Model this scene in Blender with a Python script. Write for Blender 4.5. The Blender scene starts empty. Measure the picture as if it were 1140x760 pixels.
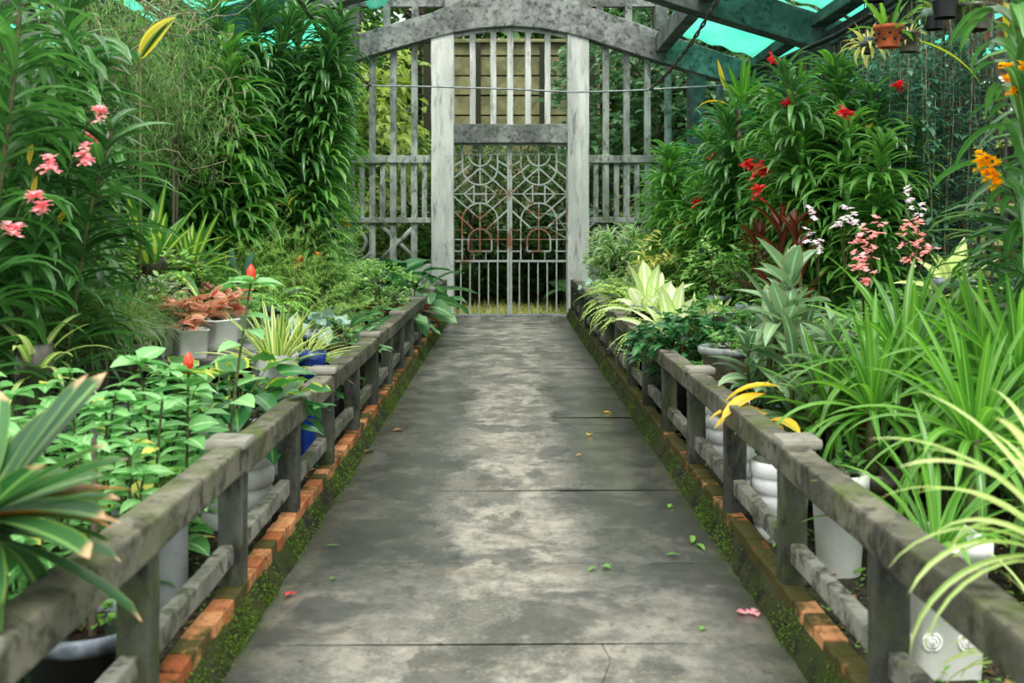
import bpy, bmesh, math, random
import numpy as np
from mathutils import Vector, Matrix
PI = math.pi
C = bpy.context.scene.collection
F, HX, HY, CZ = 1200.0, 565.0, 255.0, 1.5        # focal length in px, vanishing point, eye height

def wx(px, d): return (px - HX) * d / F
def wz(py, d): return CZ - (py - HY) * d / F
def P(px, py, d): return Vector((wx(px, d), d, wz(py, d)))

# ------------------------------------------------------------------ objects
def link(o):
    C.objects.link(o); return o
def tag(o, label=None, cat=None, group=None, kind=None):
    if label: o['label'] = label
    if cat: o['category'] = cat
    if group: o['group'] = group
    if kind: o['kind'] = kind
    return o
def empty(name, loc=(0, 0, 0), rz=0.0, s=1.0):
    o = bpy.data.objects.new(name, None); o.location = loc; o.rotation_euler = (0, 0, rz)
    o.scale = (s, s, s); o.empty_display_size = 0.1
    return link(o)
def thing(name, label, cat, loc=(0, 0, 0), rz=0.0, s=1.0, group=None):
    return tag(empty(name, loc, rz, s), label, cat, group)
def obj(name, me, parent=None, label=None):
    o = bpy.data.objects.new(name, me); link(o)
    if parent is not None: o.parent = parent
    if label: o['label'] = label
    return o

# ------------------------------------------------------------------ meshes from arrays
class Geo:
    """collects vertex / face arrays with a per-vertex (u, v, random) triple"""
    def __init__(s): s.V = []; s.Q = []; s.A = []; s.n = 0
    def add(s, V, Q, A=None):
        V = np.asarray(V, float).reshape(-1, 3); Q = np.asarray(Q, int).reshape(-1, 4)
        if A is None: A = np.zeros((len(V), 3)); A[:, 2] = 0.5
        s.V.append(V); s.Q.append(Q + s.n); s.A.append(A); s.n += len(V)
        return s
    def mesh(s, name, mat, smooth=True):
        V = np.concatenate(s.V); Q = np.concatenate(s.Q); A = np.concatenate(s.A)
        me = bpy.data.meshes.new(name)
        me.vertices.add(len(V)); me.vertices.foreach_set('co', V.astype(np.float32).ravel())
        me.loops.add(len(Q) * 4); me.loops.foreach_set('vertex_index', Q.astype(np.int32).ravel())
        me.polygons.add(len(Q))
        me.polygons.foreach_set('loop_start', np.arange(0, len(Q) * 4, 4, dtype=np.int32))
        me.polygons.foreach_set('use_smooth', np.full(len(Q), smooth))
        at = me.attributes.new('leaf', 'FLOAT_VECTOR', 'POINT')
        at.data.foreach_set('vector', A.astype(np.float32).ravel())
        me.update(calc_edges=True)
        me.materials.append(mat)
        return me

PROF = {
    'strap': lambda t: (0.55 + 0.45 * np.minimum(1, t * 4)) * np.clip(1 - t ** 4, 0, 1) ** 0.8,
    'blade': lambda t: (0.6 + 0.4 * np.minimum(1, t * 5)) * (1 - t) ** 0.7,
    'lance': lambda t: np.sin(PI * np.clip(t, 0, 1) ** 0.8) ** 0.8 * 0.97 + 0.03 * (1 - t),
    'ovate': lambda t: np.sin(PI * np.clip(t, 0, 1) ** 0.62) ** 0.85 + 0.02 * (1 - t),
    'heart': lambda t: np.clip(np.sin(PI * np.clip(t * 0.93 + 0.07, 0, 1) ** 0.5), 0, 1) ** 0.8,
    'petal': lambda t: np.sin(PI * np.clip(t, 0, 1) ** 1.3) ** 0.7 + 0.1 * (1 - t),
    'blunt': lambda t: (0.4 + 0.6 * np.minimum(1, t * 2.5)) * np.clip(1 - t ** 9, 0, 1) ** 0.7,
}
def leaves(g, base, az, el, L, W, droop, prof='strap', n=5, fold=0.3, roll=0.0, bend=0.0, r=None, rng=None, wave=0.0):
    base = np.asarray(base, float).reshape(-1, 3); N = len(base)
    full = lambda x: np.broadcast_to(np.asarray(x, float), (N,)).copy()
    az, el, L, W, droop, roll, bend = map(full, (az, el, L, W, droop, roll, bend))
    rng = rng or np.random.default_rng(N)
    r = rng.random(N) if r is None else full(r)
    t = np.linspace(0, 1, n + 1)
    e = el[:, None] - droop[:, None] * t ** 1.25
    a = az[:, None] + bend[:, None] * t
    T = np.stack([np.cos(e) * np.cos(a), np.cos(e) * np.sin(a), np.sin(e)], -1)
    pos = np.zeros((N, n + 1, 3)); pos[:, 0] = base
    for k in range(n):
        pos[:, k + 1] = pos[:, k] + (L / n)[:, None] * (T[:, k] + T[:, k + 1]) / 2
    S = np.stack([-np.sin(a), np.cos(a), 0 * a], -1)
    Nn = np.cross(T, S)
    cr, sr = np.cos(roll)[:, None, None], np.sin(roll)[:, None, None]
    S, Nn = S * cr + Nn * sr, Nn * cr - S * sr
    w = (W[:, None] * PROF[prof](t)[None, :])[:, :, None]
    if wave:
        ph = rng.random(N)[:, None] * 6
        ww = (np.sin(t[None, :] * 14 + ph) * wave * W[:, None])[:, :, None] * Nn
    else: ww = 0
    V = np.stack([pos - S * w + Nn * w * fold + ww, pos, pos + S * w + Nn * w * fold - ww], 2)   # N, n+1, 3, 3
    A = np.zeros(V.shape)
    A[..., 0] = np.array([-1, 0, 1.])[None, None, :]
    A[..., 1] = t[None, :, None]; A[..., 2] = r[:, None, None]
    idx = np.arange(N * (n + 1) * 3).reshape(N, n + 1, 3)
    Q = np.stack([idx[:, :-1, :-1], idx[:, :-1, 1:], idx[:, 1:, 1:], idx[:, 1:, :-1]], -1)
    g.add(V, Q, A.reshape(-1, 3))
    return pos
def tube(g, pts, r, sides=6, cap=True, rv=0.5):
    pts = np.asarray(pts, float); m = len(pts)
    r = np.broadcast_to(np.asarray(r, float), (m,))
    d = np.gradient(pts, axis=0); d /= np.linalg.norm(d, axis=1)[:, None] + 1e-9
    mean = d.mean(0); ref = np.array([0, 0, 1.]) if abs(mean[2]) < 0.85 * np.linalg.norm(mean) + 1e-6 else np.array([1., 0, 0])
    U = np.cross(d, ref); U /= np.linalg.norm(U, axis=1)[:, None] + 1e-9
    W = np.cross(d, U)
    th = np.arange(sides) / sides * 2 * PI + PI / sides
    V = pts[:, None] + r[:, None, None] * (np.cos(th)[None, :, None] * U[:, None] + np.sin(th)[None, :, None] * W[:, None])
    A = np.zeros(V.shape); A[..., 1] = np.linspace(0, 1, m)[:, None]; A[..., 2] = rv
    idx = np.arange(m * sides).reshape(m, sides); nx = np.roll(idx, -1, 1)
    Q = np.stack([idx[:-1], nx[:-1], nx[1:], idx[1:]], -1).reshape(-1, 4)
    V = V.reshape(-1, 3); A = A.reshape(-1, 3)
    if cap:
        c = len(V); V = np.concatenate([V, pts[:1], pts[-1:]]); A = np.concatenate([A, A[:1], A[-1:]])
        q1 = [[idx[0, (k + 2) % sides], idx[0, (k + 1) % sides], idx[0, k], c] for k in range(0, sides - 1, 2)]
        q2 = [[idx[-1, k], idx[-1, (k + 1) % sides], idx[-1, (k + 2) % sides], c + 1] for k in range(0, sides - 1, 2)]
        if sides % 2 == 0: Q = np.concatenate([Q, q1, q2])
    g.add(V, Q, A)
def ball(g, c, r, rv=0.5, nu=8, nv=5, sq=(1, 1, 1)):
    th = np.linspace(0, PI, nv + 1)[1:-1]
    rings = [(np.array([math.sin(t) * math.cos(p), math.sin(t) * math.sin(p), math.cos(t)])) for t in np.linspace(0.05, PI - 0.05, nv + 1) for p in np.arange(nu) / nu * 2 * PI]
    V = np.array(rings) * r * np.array(sq) + np.asarray(c)
    idx = np.arange((nv + 1) * nu).reshape(nv + 1, nu); nx = np.roll(idx, -1, 1)
    Q = np.stack([idx[:-1], idx[1:], nx[1:], nx[:-1]], -1).reshape(-1, 4)
    A = np.zeros((len(V), 3)); A[:, 2] = rv
    g.add(V, Q, A)
def lathe(g, prof, seg=28, c=(0, 0, 0), square=0.0):
    prof = np.asarray(prof, float); m = len(prof)
    th = np.arange(seg) / seg * 2 * PI
    k = 1.0
    if square:
        k = (np.abs(np.cos(th)) ** square + np.abs(np.sin(th)) ** square) ** (-1 / square)
    V = np.stack([prof[:, 0][:, None] * np.cos(th) * k, prof[:, 0][:, None] * np.sin(th) * k, np.repeat(prof[:, 1][:, None], seg, 1)], -1) + np.asarray(c)
    idx = np.arange(m * seg).reshape(m, seg); nx = np.roll(idx, -1, 1)
    Q = np.stack([idx[:-1], nx[:-1], nx[1:], idx[1:]], -1).reshape(-1, 4)
    g.add(V, Q)
def box_geo(g, x0, x1, y0, y1, z0, z1, rv=0.5):
    V = [(x, y, z) for x in (x0, x1) for y in (y0, y1) for z in (z0, z1)]
    Q = [(0, 1, 3, 2), (4, 6, 7, 5), (0, 4, 5, 1), (2, 3, 7, 6), (0, 2, 6, 4), (1, 5, 7, 3)]
    A = np.zeros((8, 3)); A[:, 2] = rv
    g.add(V, Q, A)
RJ = random.Random(5)
def slab(name, x0, x1, y0, y1, z0, z1, mat, bev=0.008, cuts=0, jit=0.0, parent=None):
    """a chamfered, slightly uneven beam or block"""
    bm = bmesh.new()
    ax = max(range(3), key=lambda i: (x1 - x0, y1 - y0, z1 - z0)[i])
    n = cuts + 1
    lo, hi = (x0, y0, z0), (x1, y1, z1)
    o = [i for i in range(3) if i != ax]
    rings = []
    for k in range(n + 1):
        ring = []
        for a, b in ((0, 0), (1, 0), (1, 1), (0, 1)):
            c = [0, 0, 0]; c[ax] = lo[ax] + (hi[ax] - lo[ax]) * k / n
            c[o[0]] = (lo, hi)[a][o[0]] + RJ.uniform(-jit, jit); c[o[1]] = (lo, hi)[b][o[1]] + RJ.uniform(-jit, jit)
            ring.append(bm.verts.new(c))
        rings.append(ring)
    for k in range(n):
        for i in range(4):
            bm.faces.new((rings[k][i], rings[k][(i + 1) % 4], rings[k + 1][(i + 1) % 4], rings[k + 1][i]))
    bm.faces.new(rings[0][::-1]); bm.faces.new(rings[-1])
    bmesh.ops.recalc_face_normals(bm, faces=bm.faces)
    if bev > 0:
        es = [e for e in bm.edges if len(e.link_faces) == 2 and e.calc_face_angle(0) > 0.6]
        bmesh.ops.bevel(bm, geom=es, offset=bev, segments=2, affect='EDGES', profile=0.6)
    me = bpy.data.meshes.new(name); bm.to_mesh(me); bm.free()
    me.materials.append(mat)
    return obj(name, me, parent)
def prism_xz(name, poly, y0, y1, mat, parent=None, bev=0.01):
    bm = bmesh.new()
    a = [bm.verts.new((x, y0, z)) for x, z in poly]; b = [bm.verts.new((x, y1, z)) for x, z in poly]
    n = len(poly)
    bm.faces.new(a); bm.faces.new(b[::-1])
    for i in range(n): bm.faces.new((a[i], b[i], b[(i + 1) % n], a[(i + 1) % n]))
    bmesh.ops.recalc_face_normals(bm, faces=bm.faces)
    es = [e for e in bm.edges if e.calc_face_angle(0) > 0.6]
    bmesh.ops.bevel(bm, geom=es, offset=bev, segments=1, affect='EDGES')
    bmesh.ops.triangulate(bm, faces=[f for f in bm.faces if len(f.verts) > 4])
    me = bpy.data.meshes.new(name); bm.to_mesh(me); bm.free(); me.materials.append(mat)
    return obj(name, me, parent)

# ------------------------------------------------------------------ materials
def srgb(c):
    if isinstance(c, str): c = tuple(int(c[i:i + 2], 16) / 255 for i in (0, 2, 4))
    return tuple((x / 12.92 if x <= 0.04045 else ((x + 0.055) / 1.055) ** 2.4) for x in c) + (1.0,)
class NT:
    def __init__(s, name):
        s.m = bpy.data.materials.new(name); s.m.use_nodes = True
        s.t = s.m.node_tree; s.t.nodes.clear(); s.out = s.t.nodes.new('ShaderNodeOutputMaterial')
    def n(s, typ, **kw):
        nd = s.t.nodes.new('ShaderNode' + typ)
        for k, v in kw.items():
            if k in nd.inputs: s.set(nd.inputs[k], v)
            else: setattr(nd, k, v)
        return nd
    def set(s, inp, v):
        if isinstance(v, bpy.types.NodeSocket): s.t.links.new(v, inp)
        else: inp.default_value = v
    def mix(s, f, a, b, blend='MIX'):
        nd = s.t.nodes.new('ShaderNodeMix'); nd.data_type = 'RGBA'; nd.blend_type = blend
        s.set(nd.inputs[0], f); s.set(nd.inputs[6], a); s.set(nd.inputs[7], b)
        return nd.outputs[2]
    def math(s, op, a, b=0.5, c=None):
        nd = s.t.nodes.new('ShaderNodeMath'); nd.operation = op
        s.set(nd.inputs[0], a); s.set(nd.inputs[1], b)
        if c is not None: s.set(nd.inputs[2], c)
        return nd.outputs[0]
    def ramp(s, f, lo, hi, a=0.0, b=1.0):
        nd = s.t.nodes.new('ShaderNodeMapRange'); nd.interpolation_type = 'SMOOTHSTEP'
        s.set(nd.inputs[0], f)
        for i, v in ((1, lo), (2, hi), (3, a), (4, b)): s.set(nd.inputs[i], v)
        return nd.outputs[0]
    def noise(s, scale, detail=4, vec=None, rough=0.6, dist=0.0):
        nd = s.n('TexNoise'); nd.inputs['Scale'].default_value = scale; nd.inputs['Detail'].default_value = detail
        nd.inputs['Roughness'].default_value = rough; nd.inputs['Distortion'].default_value = dist
        if vec is not None: s.set(nd.inputs['Vector'], vec)
        return nd.outputs[0]
    def pos(s, sc=(1, 1, 1), obj=False):
        if obj: src = s.n('TexCoord').outputs['Object']
        else: src = s.n('NewGeometry').outputs['Position']
        mp = s.n('Mapping'); s.set(mp.inputs['Vector'], src); mp.inputs['Scale'].default_value = sc
        return mp.outputs[0]
    def finish(s, color, rough=0.6, spec=0.4, bump=None, bstr=0.3, bdist=0.01, metal=0.0, trans=None, tfac=0.0):
        p = s.n('BsdfPrincipled'); s.set(p.inputs['Base Color'], color); s.set(p.inputs['Roughness'], rough)
        s.set(p.inputs['Specular IOR Level'], spec); s.set(p.inputs['Metallic'], metal)
        if bump is not None:
            b = s.n('Bump'); s.set(b.inputs['Height'], bump); b.inputs['Strength'].default_value = bstr; b.inputs['Distance'].default_value = bdist
            s.t.links.new(b.outputs[0], p.inputs['Normal'])
        sh = p.outputs[0]
        if tfac:
            tr = s.n('BsdfTranslucent'); s.set(tr.inputs['Color'], trans)
            mx = s.n('MixShader'); mx.inputs[0].default_value = tfac
            s.t.links.new(sh, mx.inputs[1]); s.t.links.new(tr.outputs[0], mx.inputs[2]); sh = mx.outputs[0]
        s.t.links.new(sh, s.out.inputs[0])
        return s.m

def leaf_mat(name, dark, light, mid=None, midw=0.2, edge=None, edgew=0.75, tip=None, tipv=0.8, rough=0.38, spec=0.45, tf=0.3, old=None, oldf=0.06, young=0.0):
    t = NT(name)
    at = t.n('Attribute', attribute_name='leaf'); sp = t.n('SeparateXYZ'); t.set(sp.inputs[0], at.outputs['Vector'])
    u, v, r = sp.outputs
    oi = t.n('ObjectInfo').outputs['Random']
    f = t.math('ADD', t.math('MULTIPLY', r, 0.75), t.math('MULTIPLY', oi, 0.25))
    col = t.mix(f, srgb(dark), srgb(light))
    nz = t.noise(9.0, 3, t.pos())
    col = t.mix(t.ramp(nz, 0.45, 0.75, 0, 0.35), col, srgb(light))
    au = t.math('ABSOLUTE', u)
    if mid: col = t.mix(t.ramp(au, midw, midw + 0.12, 1, 0), col, srgb(mid))
    else: col = t.mix(t.ramp(au, 0.0, 0.16, 0.25, 0), col, srgb(light))
    if edge: col = t.mix(t.ramp(au, edgew - 0.1, edgew + 0.1), col, srgb(edge))
    if old: col = t.mix(t.ramp(t.math('FRACT', t.math('MULTIPLY', r, 17.31)), 1 - oldf, 1 - oldf * 0.6), col, srgb(old))
    if tip:
        th = t.math('ADD', v, t.math('MULTIPLY', t.math('SUBTRACT', nz, 0.5), 0.5))
        col = t.mix(t.ramp(th, tipv - 0.06, tipv + 0.06), col, srgb(tip))
    hs = t.n('HueSaturation'); t.set(hs.inputs['Color'], col); hs.inputs['Saturation'].default_value = 1.1; hs.inputs['Value'].default_value = 1.9
    return t.finish(col, rough, spec, trans=hs.outputs[0], tfac=tf)

def plain(name, c, rough=0.5, spec=0.4, var=0.15, scale=12, c2=None, bump=0.1, metal=0.0):
    t = NT(name); nz = t.noise(scale, 5, t.pos())
    col = t.mix(t.ramp(nz, 0.35, 0.7, 0, 1), srgb(c), srgb(c2) if c2 else tuple(x * (1 - var) for x in srgb(c)[:3]) + (1,))
    return t.finish(col, rough, spec, bump=nz, bstr=bump, metal=metal)
def weathered(name, light, mid, dark, moss=0.25, stretch=(1, 1, 1), rough=0.85, mossc='4d5a26', dk=(0.5, 0.68)):
    t = NT(name); p = t.pos(stretch)
    a = t.noise(2.2, 8, p, 0.65); b = t.noise(11, 8, p, 0.7, 0.4); c = t.noise(60, 4, t.pos())
    col = t.mix(t.ramp(a, 0.36, 0.62), srgb(light), srgb(mid))
    col = t.mix(t.ramp(b, dk[0], dk[1], 0, 0.85), col, srgb(dark))
    col = t.mix(t.ramp(c, 0.55, 0.72, 0, 0.4), col, srgb(light))
    if moss:
        m = t.noise(3.1, 7, t.pos(), 0.7)
        nz = t.n('SeparateXYZ'); t.set(nz.inputs[0], t.n('NewGeometry').outputs['Normal'])
        up = t.ramp(nz.outputs[2], -0.2, 0.9, 0.45, 1.0)
        col = t.mix(t.math('MULTIPLY', t.ramp(m, 0.62 - moss * 0.4, 0.72 - moss * 0.2, 0, 0.8), up), col, srgb(mossc))
    return t.finish(col, rough, 0.25, bump=t.math('ADD', t.math('MULTIPLY', b, 0.6), c), bstr=0.45, bdist=0.006)

# ================================================================== SETTING
M = {}
M['conc_pale'] = weathered('pale limewashed concrete', 'cfd2cc', 'a2a6a0', '50534e', 0.10, (1, 1, .16), dk=(.5, .72))
M['conc_grey'] = weathered('grey weathered concrete', '8f938f', '5e625e', '272b2a', 0.16, (1, 1, 1), dk=(.46, .66))
M['conc_rail'] = weathered('mossy fence concrete', '777466', '4d4c40', '20221a', 0.40, (1, 1, 1), dk=(.46, .64))
M['conc_post'] = weathered('damp fence post concrete', '5c5e56', '3a3d37', '1c1f1a', 0.35, (1, 1, .4), dk=(.45, .64))
M['cap'] = weathered('pale post cap concrete', '918f84', '6f6e64', '3f4038', 0.2, dk=(.52, .72))
M['low_rail'] = weathered('lower rail concrete', '96958a', '66675c', '2d2f28', 0.30, dk=(.47, .62))
M['conc_dark'] = weathered('dark roof beam concrete', '6a726e', '454c49', '1f2423', 0.10)
M['screen'] = weathered('grey screen concrete', 'a2a8a0', '70766f', '323732', 0.24, (1, 1, .5), dk=(.46, .66))
M['pot_conc'] = weathered('grey pot concrete', 'b4b9bb', '989d9f', '686d6d', 0.06, dk=(.56, .78))
M['ring_pot'] = weathered('pale ring pot', 'e9ecec', 'c6cacb', '8a908e', 0.04, dk=(.6, .8))
M['white'] = plain('white plastic', 'f3f4f1', 0.45, 0.4, c2='dcdeda', scale=7)
M['black'] = plain('black plastic', '121414', 0.4, 0.4, 0.4)
M['blackrim'] = plain('worn pale pot rim', '8d9aa6', 0.4, 0.5, c2='4a525a')
M['blue'] = plain('cobalt glaze', '1c3a8c', 0.15, 0.6, c2='12265f')
M['terra'] = plain('terracotta', 'b5603a', 0.8, 0.2, c2='8d4528')
M['brown_glaze'] = plain('dark olive brown glaze', '4b4a3a', 0.25, 0.5, c2='2e2f26')
M['rim_glaze'] = plain('pale grey glazed rim', '8c9490', 0.3, 0.5, c2='646b68')
M['soil'] = plain('potting soil', '2a211a', 0.95, 0.1, c2='14100c', scale=60, bump=0.6)
M['bark'] = weathered('bark', '6d6654', '4b4538', '27231c', 0.3, (1, 1, .3))
M['cane'] = plain('green brown cane', '4d5a2c', 0.6, 0.3, c2='3a3421', scale=25)
M['twig'] = plain('dry grey twig', 'a09a80', 0.9, 0.1, c2='5f5a46', scale=8)
M['wire'] = plain('grey metal tube', '8d9696', 0.5, 0.4, c2='5f6767', metal=0.3)
M['cable'] = plain('black cable', '1a1d1d', 0.6, 0.3, 0.4)
M['steel'] = plain('brushed tray steel', '8f9899', 0.35, 0.5, c2='5e6666', metal=0.6)

def m_iron():
    t = NT('painted iron with rust'); p = t.pos()
    a = t.noise(2.6, 6, p, .7); z = t.n('SeparateXYZ'); t.set(z.inputs[0], p)
    low = t.math('MULTIPLY', t.ramp(z.outputs[2], 1.0, 1.35), t.ramp(z.outputs[2], 1.3, 2.3, 1, 0))
    f = t.ramp(t.math('ADD', a, t.math('MULTIPLY', low, 0.16)), 0.55, 0.66)
    col = t.mix(t.noise(14, 3, p), srgb('b0b7b1'), srgb('79817b'))
    col = t.mix(f, col, t.mix(t.noise(30, 3, p), srgb('5e3a26'), srgb('8a6248')))
    return t.finish(col, 0.6, 0.4)
M['iron'] = m_iron()

def m_path():
    t = NT('wet mottled concrete path')
    p = t.pos(); x = t.n('SeparateXYZ'); t.set(x.inputs[0], p); X, Y, Z = x.outputs
    big = t.noise(1.7, 9, t.pos((1, .8, 1)), .7, .2)
    mid = t.noise(6.0, 9, t.pos((1, .85, 1)), .75, .2)
    fine = t.noise(55, 6, p, .7)
    lng = t.noise(.5, 3, t.pos((.8, .8, 1)))
    col = t.mix(t.ramp(mid, .34, .64), srgb('66665e'), srgb('9c978a'))
    col = t.mix(t.ramp(big, .42, .54, 0.75, 0), col, srgb('4b4d46'))
    col = t.mix(t.ramp(fine, .5, .75, 0, .45), col, srgb('bfbbab'))
    col = t.mix(t.ramp(t.noise(17, 6, t.pos((1, .7, 1)), .75), .52, .68, 0, .6), col, srgb('393b35'))
    blot = t.noise(2.4, 9, t.pos((.9, .8, 1)), .66, .3)
    col = t.mix(t.ramp(blot, .51, .58, 0, .7), col, srgb('41433d'))
    strk = t.noise(2.2, 8, t.pos((.6, 1.5, 1)), .7, .3)
    col = t.mix(t.ramp(strk, .55, .66, 0, .4), col, srgb('6e6350'))
    # grime ingrained along the gutters
    ax = t.math('ABSOLUTE', t.math('SUBTRACT', X, .02))
    edge = t.math('ADD', ax, t.math('MULTIPLY', t.math('SUBTRACT', big, .5), 1.1))
    wet0 = t.ramp(edge, .46, .86)
    far = t.math('MULTIPLY', t.ramp(Y, 3.2, 5.2), t.ramp(Y, 9.0, 13.5, 1, .25))
    wet1 = t.math('MULTIPLY', t.ramp(t.math('ADD', edge, t.math('MULTIPLY', lng, .3)), .36, .6), far)
    wet = t.math('MAXIMUM', t.math('MULTIPLY', wet0, .75), wet1)
    col = t.mix(t.math('MULTIPLY', wet, .74), col, srgb('2a2f2e'))
    moss = t.math('MULTIPLY', t.ramp(ax, .84, 1.0), t.ramp(mid, .4, .6))
    col = t.mix(t.math('MULTIPLY', moss, .5), col, srgb('3d4722'))
    rough = t.math('SUBTRACT', .78, t.math('MULTIPLY', wet, .60))
    return t.finish(col, rough, .45, bump=t.math('ADD', fine, t.math('MULTIPLY', mid, .8)), bstr=.35, bdist=.004)
M['path'] = m_path()

def m_brick():
    t = NT('mossy orange kerb brick'); p = t.pos()
    at = t.n('Attribute', attribute_name='leaf'); s = t.n('SeparateXYZ'); t.set(s.inputs[0], at.outputs['Vector'])
    r, moss_side = s.outputs[2], s.outputs[0]
    col = t.mix(r, srgb('9a5530'), srgb('cf9466'))
    col = t.mix(t.ramp(t.noise(25, 5, p, .7), .5, .7, 0, .8), col, srgb('4b3a28'))
    m = t.math('ADD', t.noise(3.2, 8, p, .72), t.math('MULTIPLY', moss_side, .16))
    col = t.mix(t.ramp(m, .47, .58, 0, .93), col, t.mix(t.noise(40, 3, p), srgb('252d14'), srgb('434e22')))
    return t.finish(col, .85, .2, bump=t.noise(45, 5, p), bstr=.5, bdist=.005)
M['brick'] = m_brick()
def m_kerb():
    t = NT('dark mossy kerb mortar'); p = t.pos()
    col = t.mix(t.ramp(t.noise(8, 6, p, .7), .4, .6), srgb('22241c'), srgb('46422f'))
    col = t.mix(t.ramp(t.noise(4, 8, p, .75), .42, .56, 0, .9), col, t.mix(t.noise(50, 3, p), srgb('1c260e'), srgb('3c4a1e')))
    return t.finish(col, .9, .15, bump=t.noise(40, 6, p), bstr=.8, bdist=.01)
M['kerb'] = m_kerb()
def m_bed():
    t = NT('dark bed soil with grit'); p = t.pos()
    col = t.mix(t.ramp(t.noise(38, 6, p, .7), .42, .62), srgb('1c1a14'), srgb('4a4436'))
    col = t.mix(t.ramp(t.noise(70, 2, p), .62, .7, 0, .8), col, srgb('807a68'))
    col = t.mix(t.ramp(t.noise(5, 5, p), .52, .66, 0, .7), col, srgb('2c3a1a'))
    return t.finish(col, .9, .2, bump=t.noise(50, 5, p), bstr=.9, bdist=.02)
M['bed'] = m_bed()
def m_lawn():
    t = NT('grassy ground'); p = t.pos()
    col = t.mix(t.ramp(t.noise(3, 8, p, .7), .38, .62), srgb('39401c'), srgb('6f7a36'))
    return t.finish(col, .95, .1, bump=t.noise(30, 5, p), bstr=.8)
M['lawn'] = m_lawn()
def m_plank():
    t = NT('mossy ochre boards'); p = t.pos()
    col = t.mix(t.ramp(t.noise(1.8, 7, p, .7), .36, .64), srgb('5b5d44'), srgb('84835e'))
    col = t.mix(t.ramp(t.noise(5, 7, p, .7), .55, .7, 0, .8), col, srgb('44502e'))
    return t.finish(col, .9, .15, bump=t.noise(20, 5, p), bstr=.3)
M['plank'] = m_plank()
M['plankgap'] = plain('dark board timber', '33362a', .9, .1)
def m_net():
    t = NT('turquoise shade sheet'); p = t.pos()
    x = t.n('SeparateXYZ'); t.set(x.inputs[0], p)
    nz = t.noise(1.3, 5, t.pos((1, .3, 1)))
    col = t.mix(t.ramp(nz, .35, .7), srgb('8fe6d4'), srgb('b4f2e6'))
    d = t.n('BsdfDiffuse'); t.set(d.inputs[0], col)
    tr = t.n('BsdfTranslucent'); t.set(tr.inputs[0], col)
    mx = t.n('MixShader'); mx.inputs[0].default_value = .82
    t.t.links.new(d.outputs[0], mx.inputs[1]); t.t.links.new(tr.outputs[0], mx.inputs[2])
    tp = t.n('BsdfTransparent'); tp.inputs[0].default_value = srgb('97ebdb')
    m2 = t.n('MixShader'); m2.inputs[0].default_value = .5
    t.t.links.new(mx.outputs[0], m2.inputs[1]); t.t.links.new(tp.outputs[0], m2.inputs[2])
    t.t.links.new(m2.outputs[0], t.out.inputs[0])
    return t.m
M['net'] = m_net()

D = 18.4                                             # the end wall
XL, XR = -1.0, 1.04                                  # inner faces of the two kerbs
gx = lambda px: wx(px, D)
gz = lambda py: wz(py, D)
S_ = 'structure'
rg = np.random.default_rng(11)

# ---- floor: poured slabs with open joints (one path)
g = Geo()
ys = [1.0, 2.6, 3.9, 4.85, 6.2, 8.6, 11.6, 14.6, D + .45]
for a, b in zip(ys[:-1], ys[1:]):
    nx_, ny_ = 14, max(4, int((b - a) / .12))
    xs = np.linspace(XL - .02, XR + .02, nx_); yy = np.linspace(a + .0018, b - .0018, ny_)
    XX, YY = np.meshgrid(xs, yy, indexing='ij')
    ZZ = .004 * np.sin(XX * 2.1 + a) * np.sin(YY * 1.3) - .006 * (np.abs(XX) > .93)
    ZZ[:, 0] -= .002; ZZ[:, -1] -= .002
    V = np.stack([XX, YY, ZZ], -1).reshape(-1, 3); idx = np.arange(nx_ * ny_).reshape(nx_, ny_)
    g.add(V, np.stack([idx[:-1, :-1], idx[1:, :-1], idx[1:, 1:], idx[:-1, 1:]], -1).reshape(-1, 4))
tag(obj('floor', g.mesh('path_slabs', M['path'])), kind=S_)
g = Geo(); V = [(XL, 1.0, -.012), (XR, 1.0, -.012), (XR, D + .4, -.012), (XL, D + .4, -.012)]; g.add(V, [(0, 1, 2, 3)])
tag(obj('floor_base', g.mesh('joint_filler', M['conc_post'], smooth=False)), kind=S_)
# the crack in the near slab: a thin dark sunken seam
pts = [(.30, 3.3), (.31, 3.55), (.36, 3.75), (.335, 3.95), (.37, 4.15), (.40, 4.4), (.385, 4.62), (.41, 4.84)]
g = Geo(); tube(g, [(x, y, -.0005) for x, y in pts], [.0018, .0025, .0018, .002, .0018, .0016, .0012, .001], 4)
tag(obj('floor_crack', g.mesh('crack', M['cable'])), kind=S_)

def ground(name, x0, x1, y0, y1, z, mat, n=40, amp=.03, zf=None):
    g = Geo(); xs = np.linspace(x0, x1, n); yy = np.linspace(y0, y1, n)
    XX, YY = np.meshgrid(xs, yy, indexing='ij')
    ZZ = z + amp * (np.sin(XX * 5.3 + YY * 1.7) * np.sin(YY * 3.9 - XX) + rg.normal(0, .35, XX.shape)) * .5
    if zf is not None: ZZ = ZZ + zf(XX, YY)
    idx = np.arange(n * n).reshape(n, n)
    g.add(np.stack([XX, YY, ZZ], -1).reshape(-1, 3), np.stack([idx[:-1, :-1], idx[1:, :-1], idx[1:, 1:], idx[:-1, 1:]], -1).reshape(-1, 4))
    return tag(obj(name, g.mesh(name, mat)), kind=S_)
ground('ground_bed_left', -5.2, XL - .1, 1.0, D, .03, M['bed'], 60, .03)
ground('ground_bed_right', XR + .1, 5.2, 1.0, D, .03, M['bed'], 60, .03)
ground('ground_outside', -22, 22, D + .4, 60, -.06, M['lawn'], 60, .08, lambda x, y: np.clip(y - 31, 0, 40) * .42)

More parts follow.
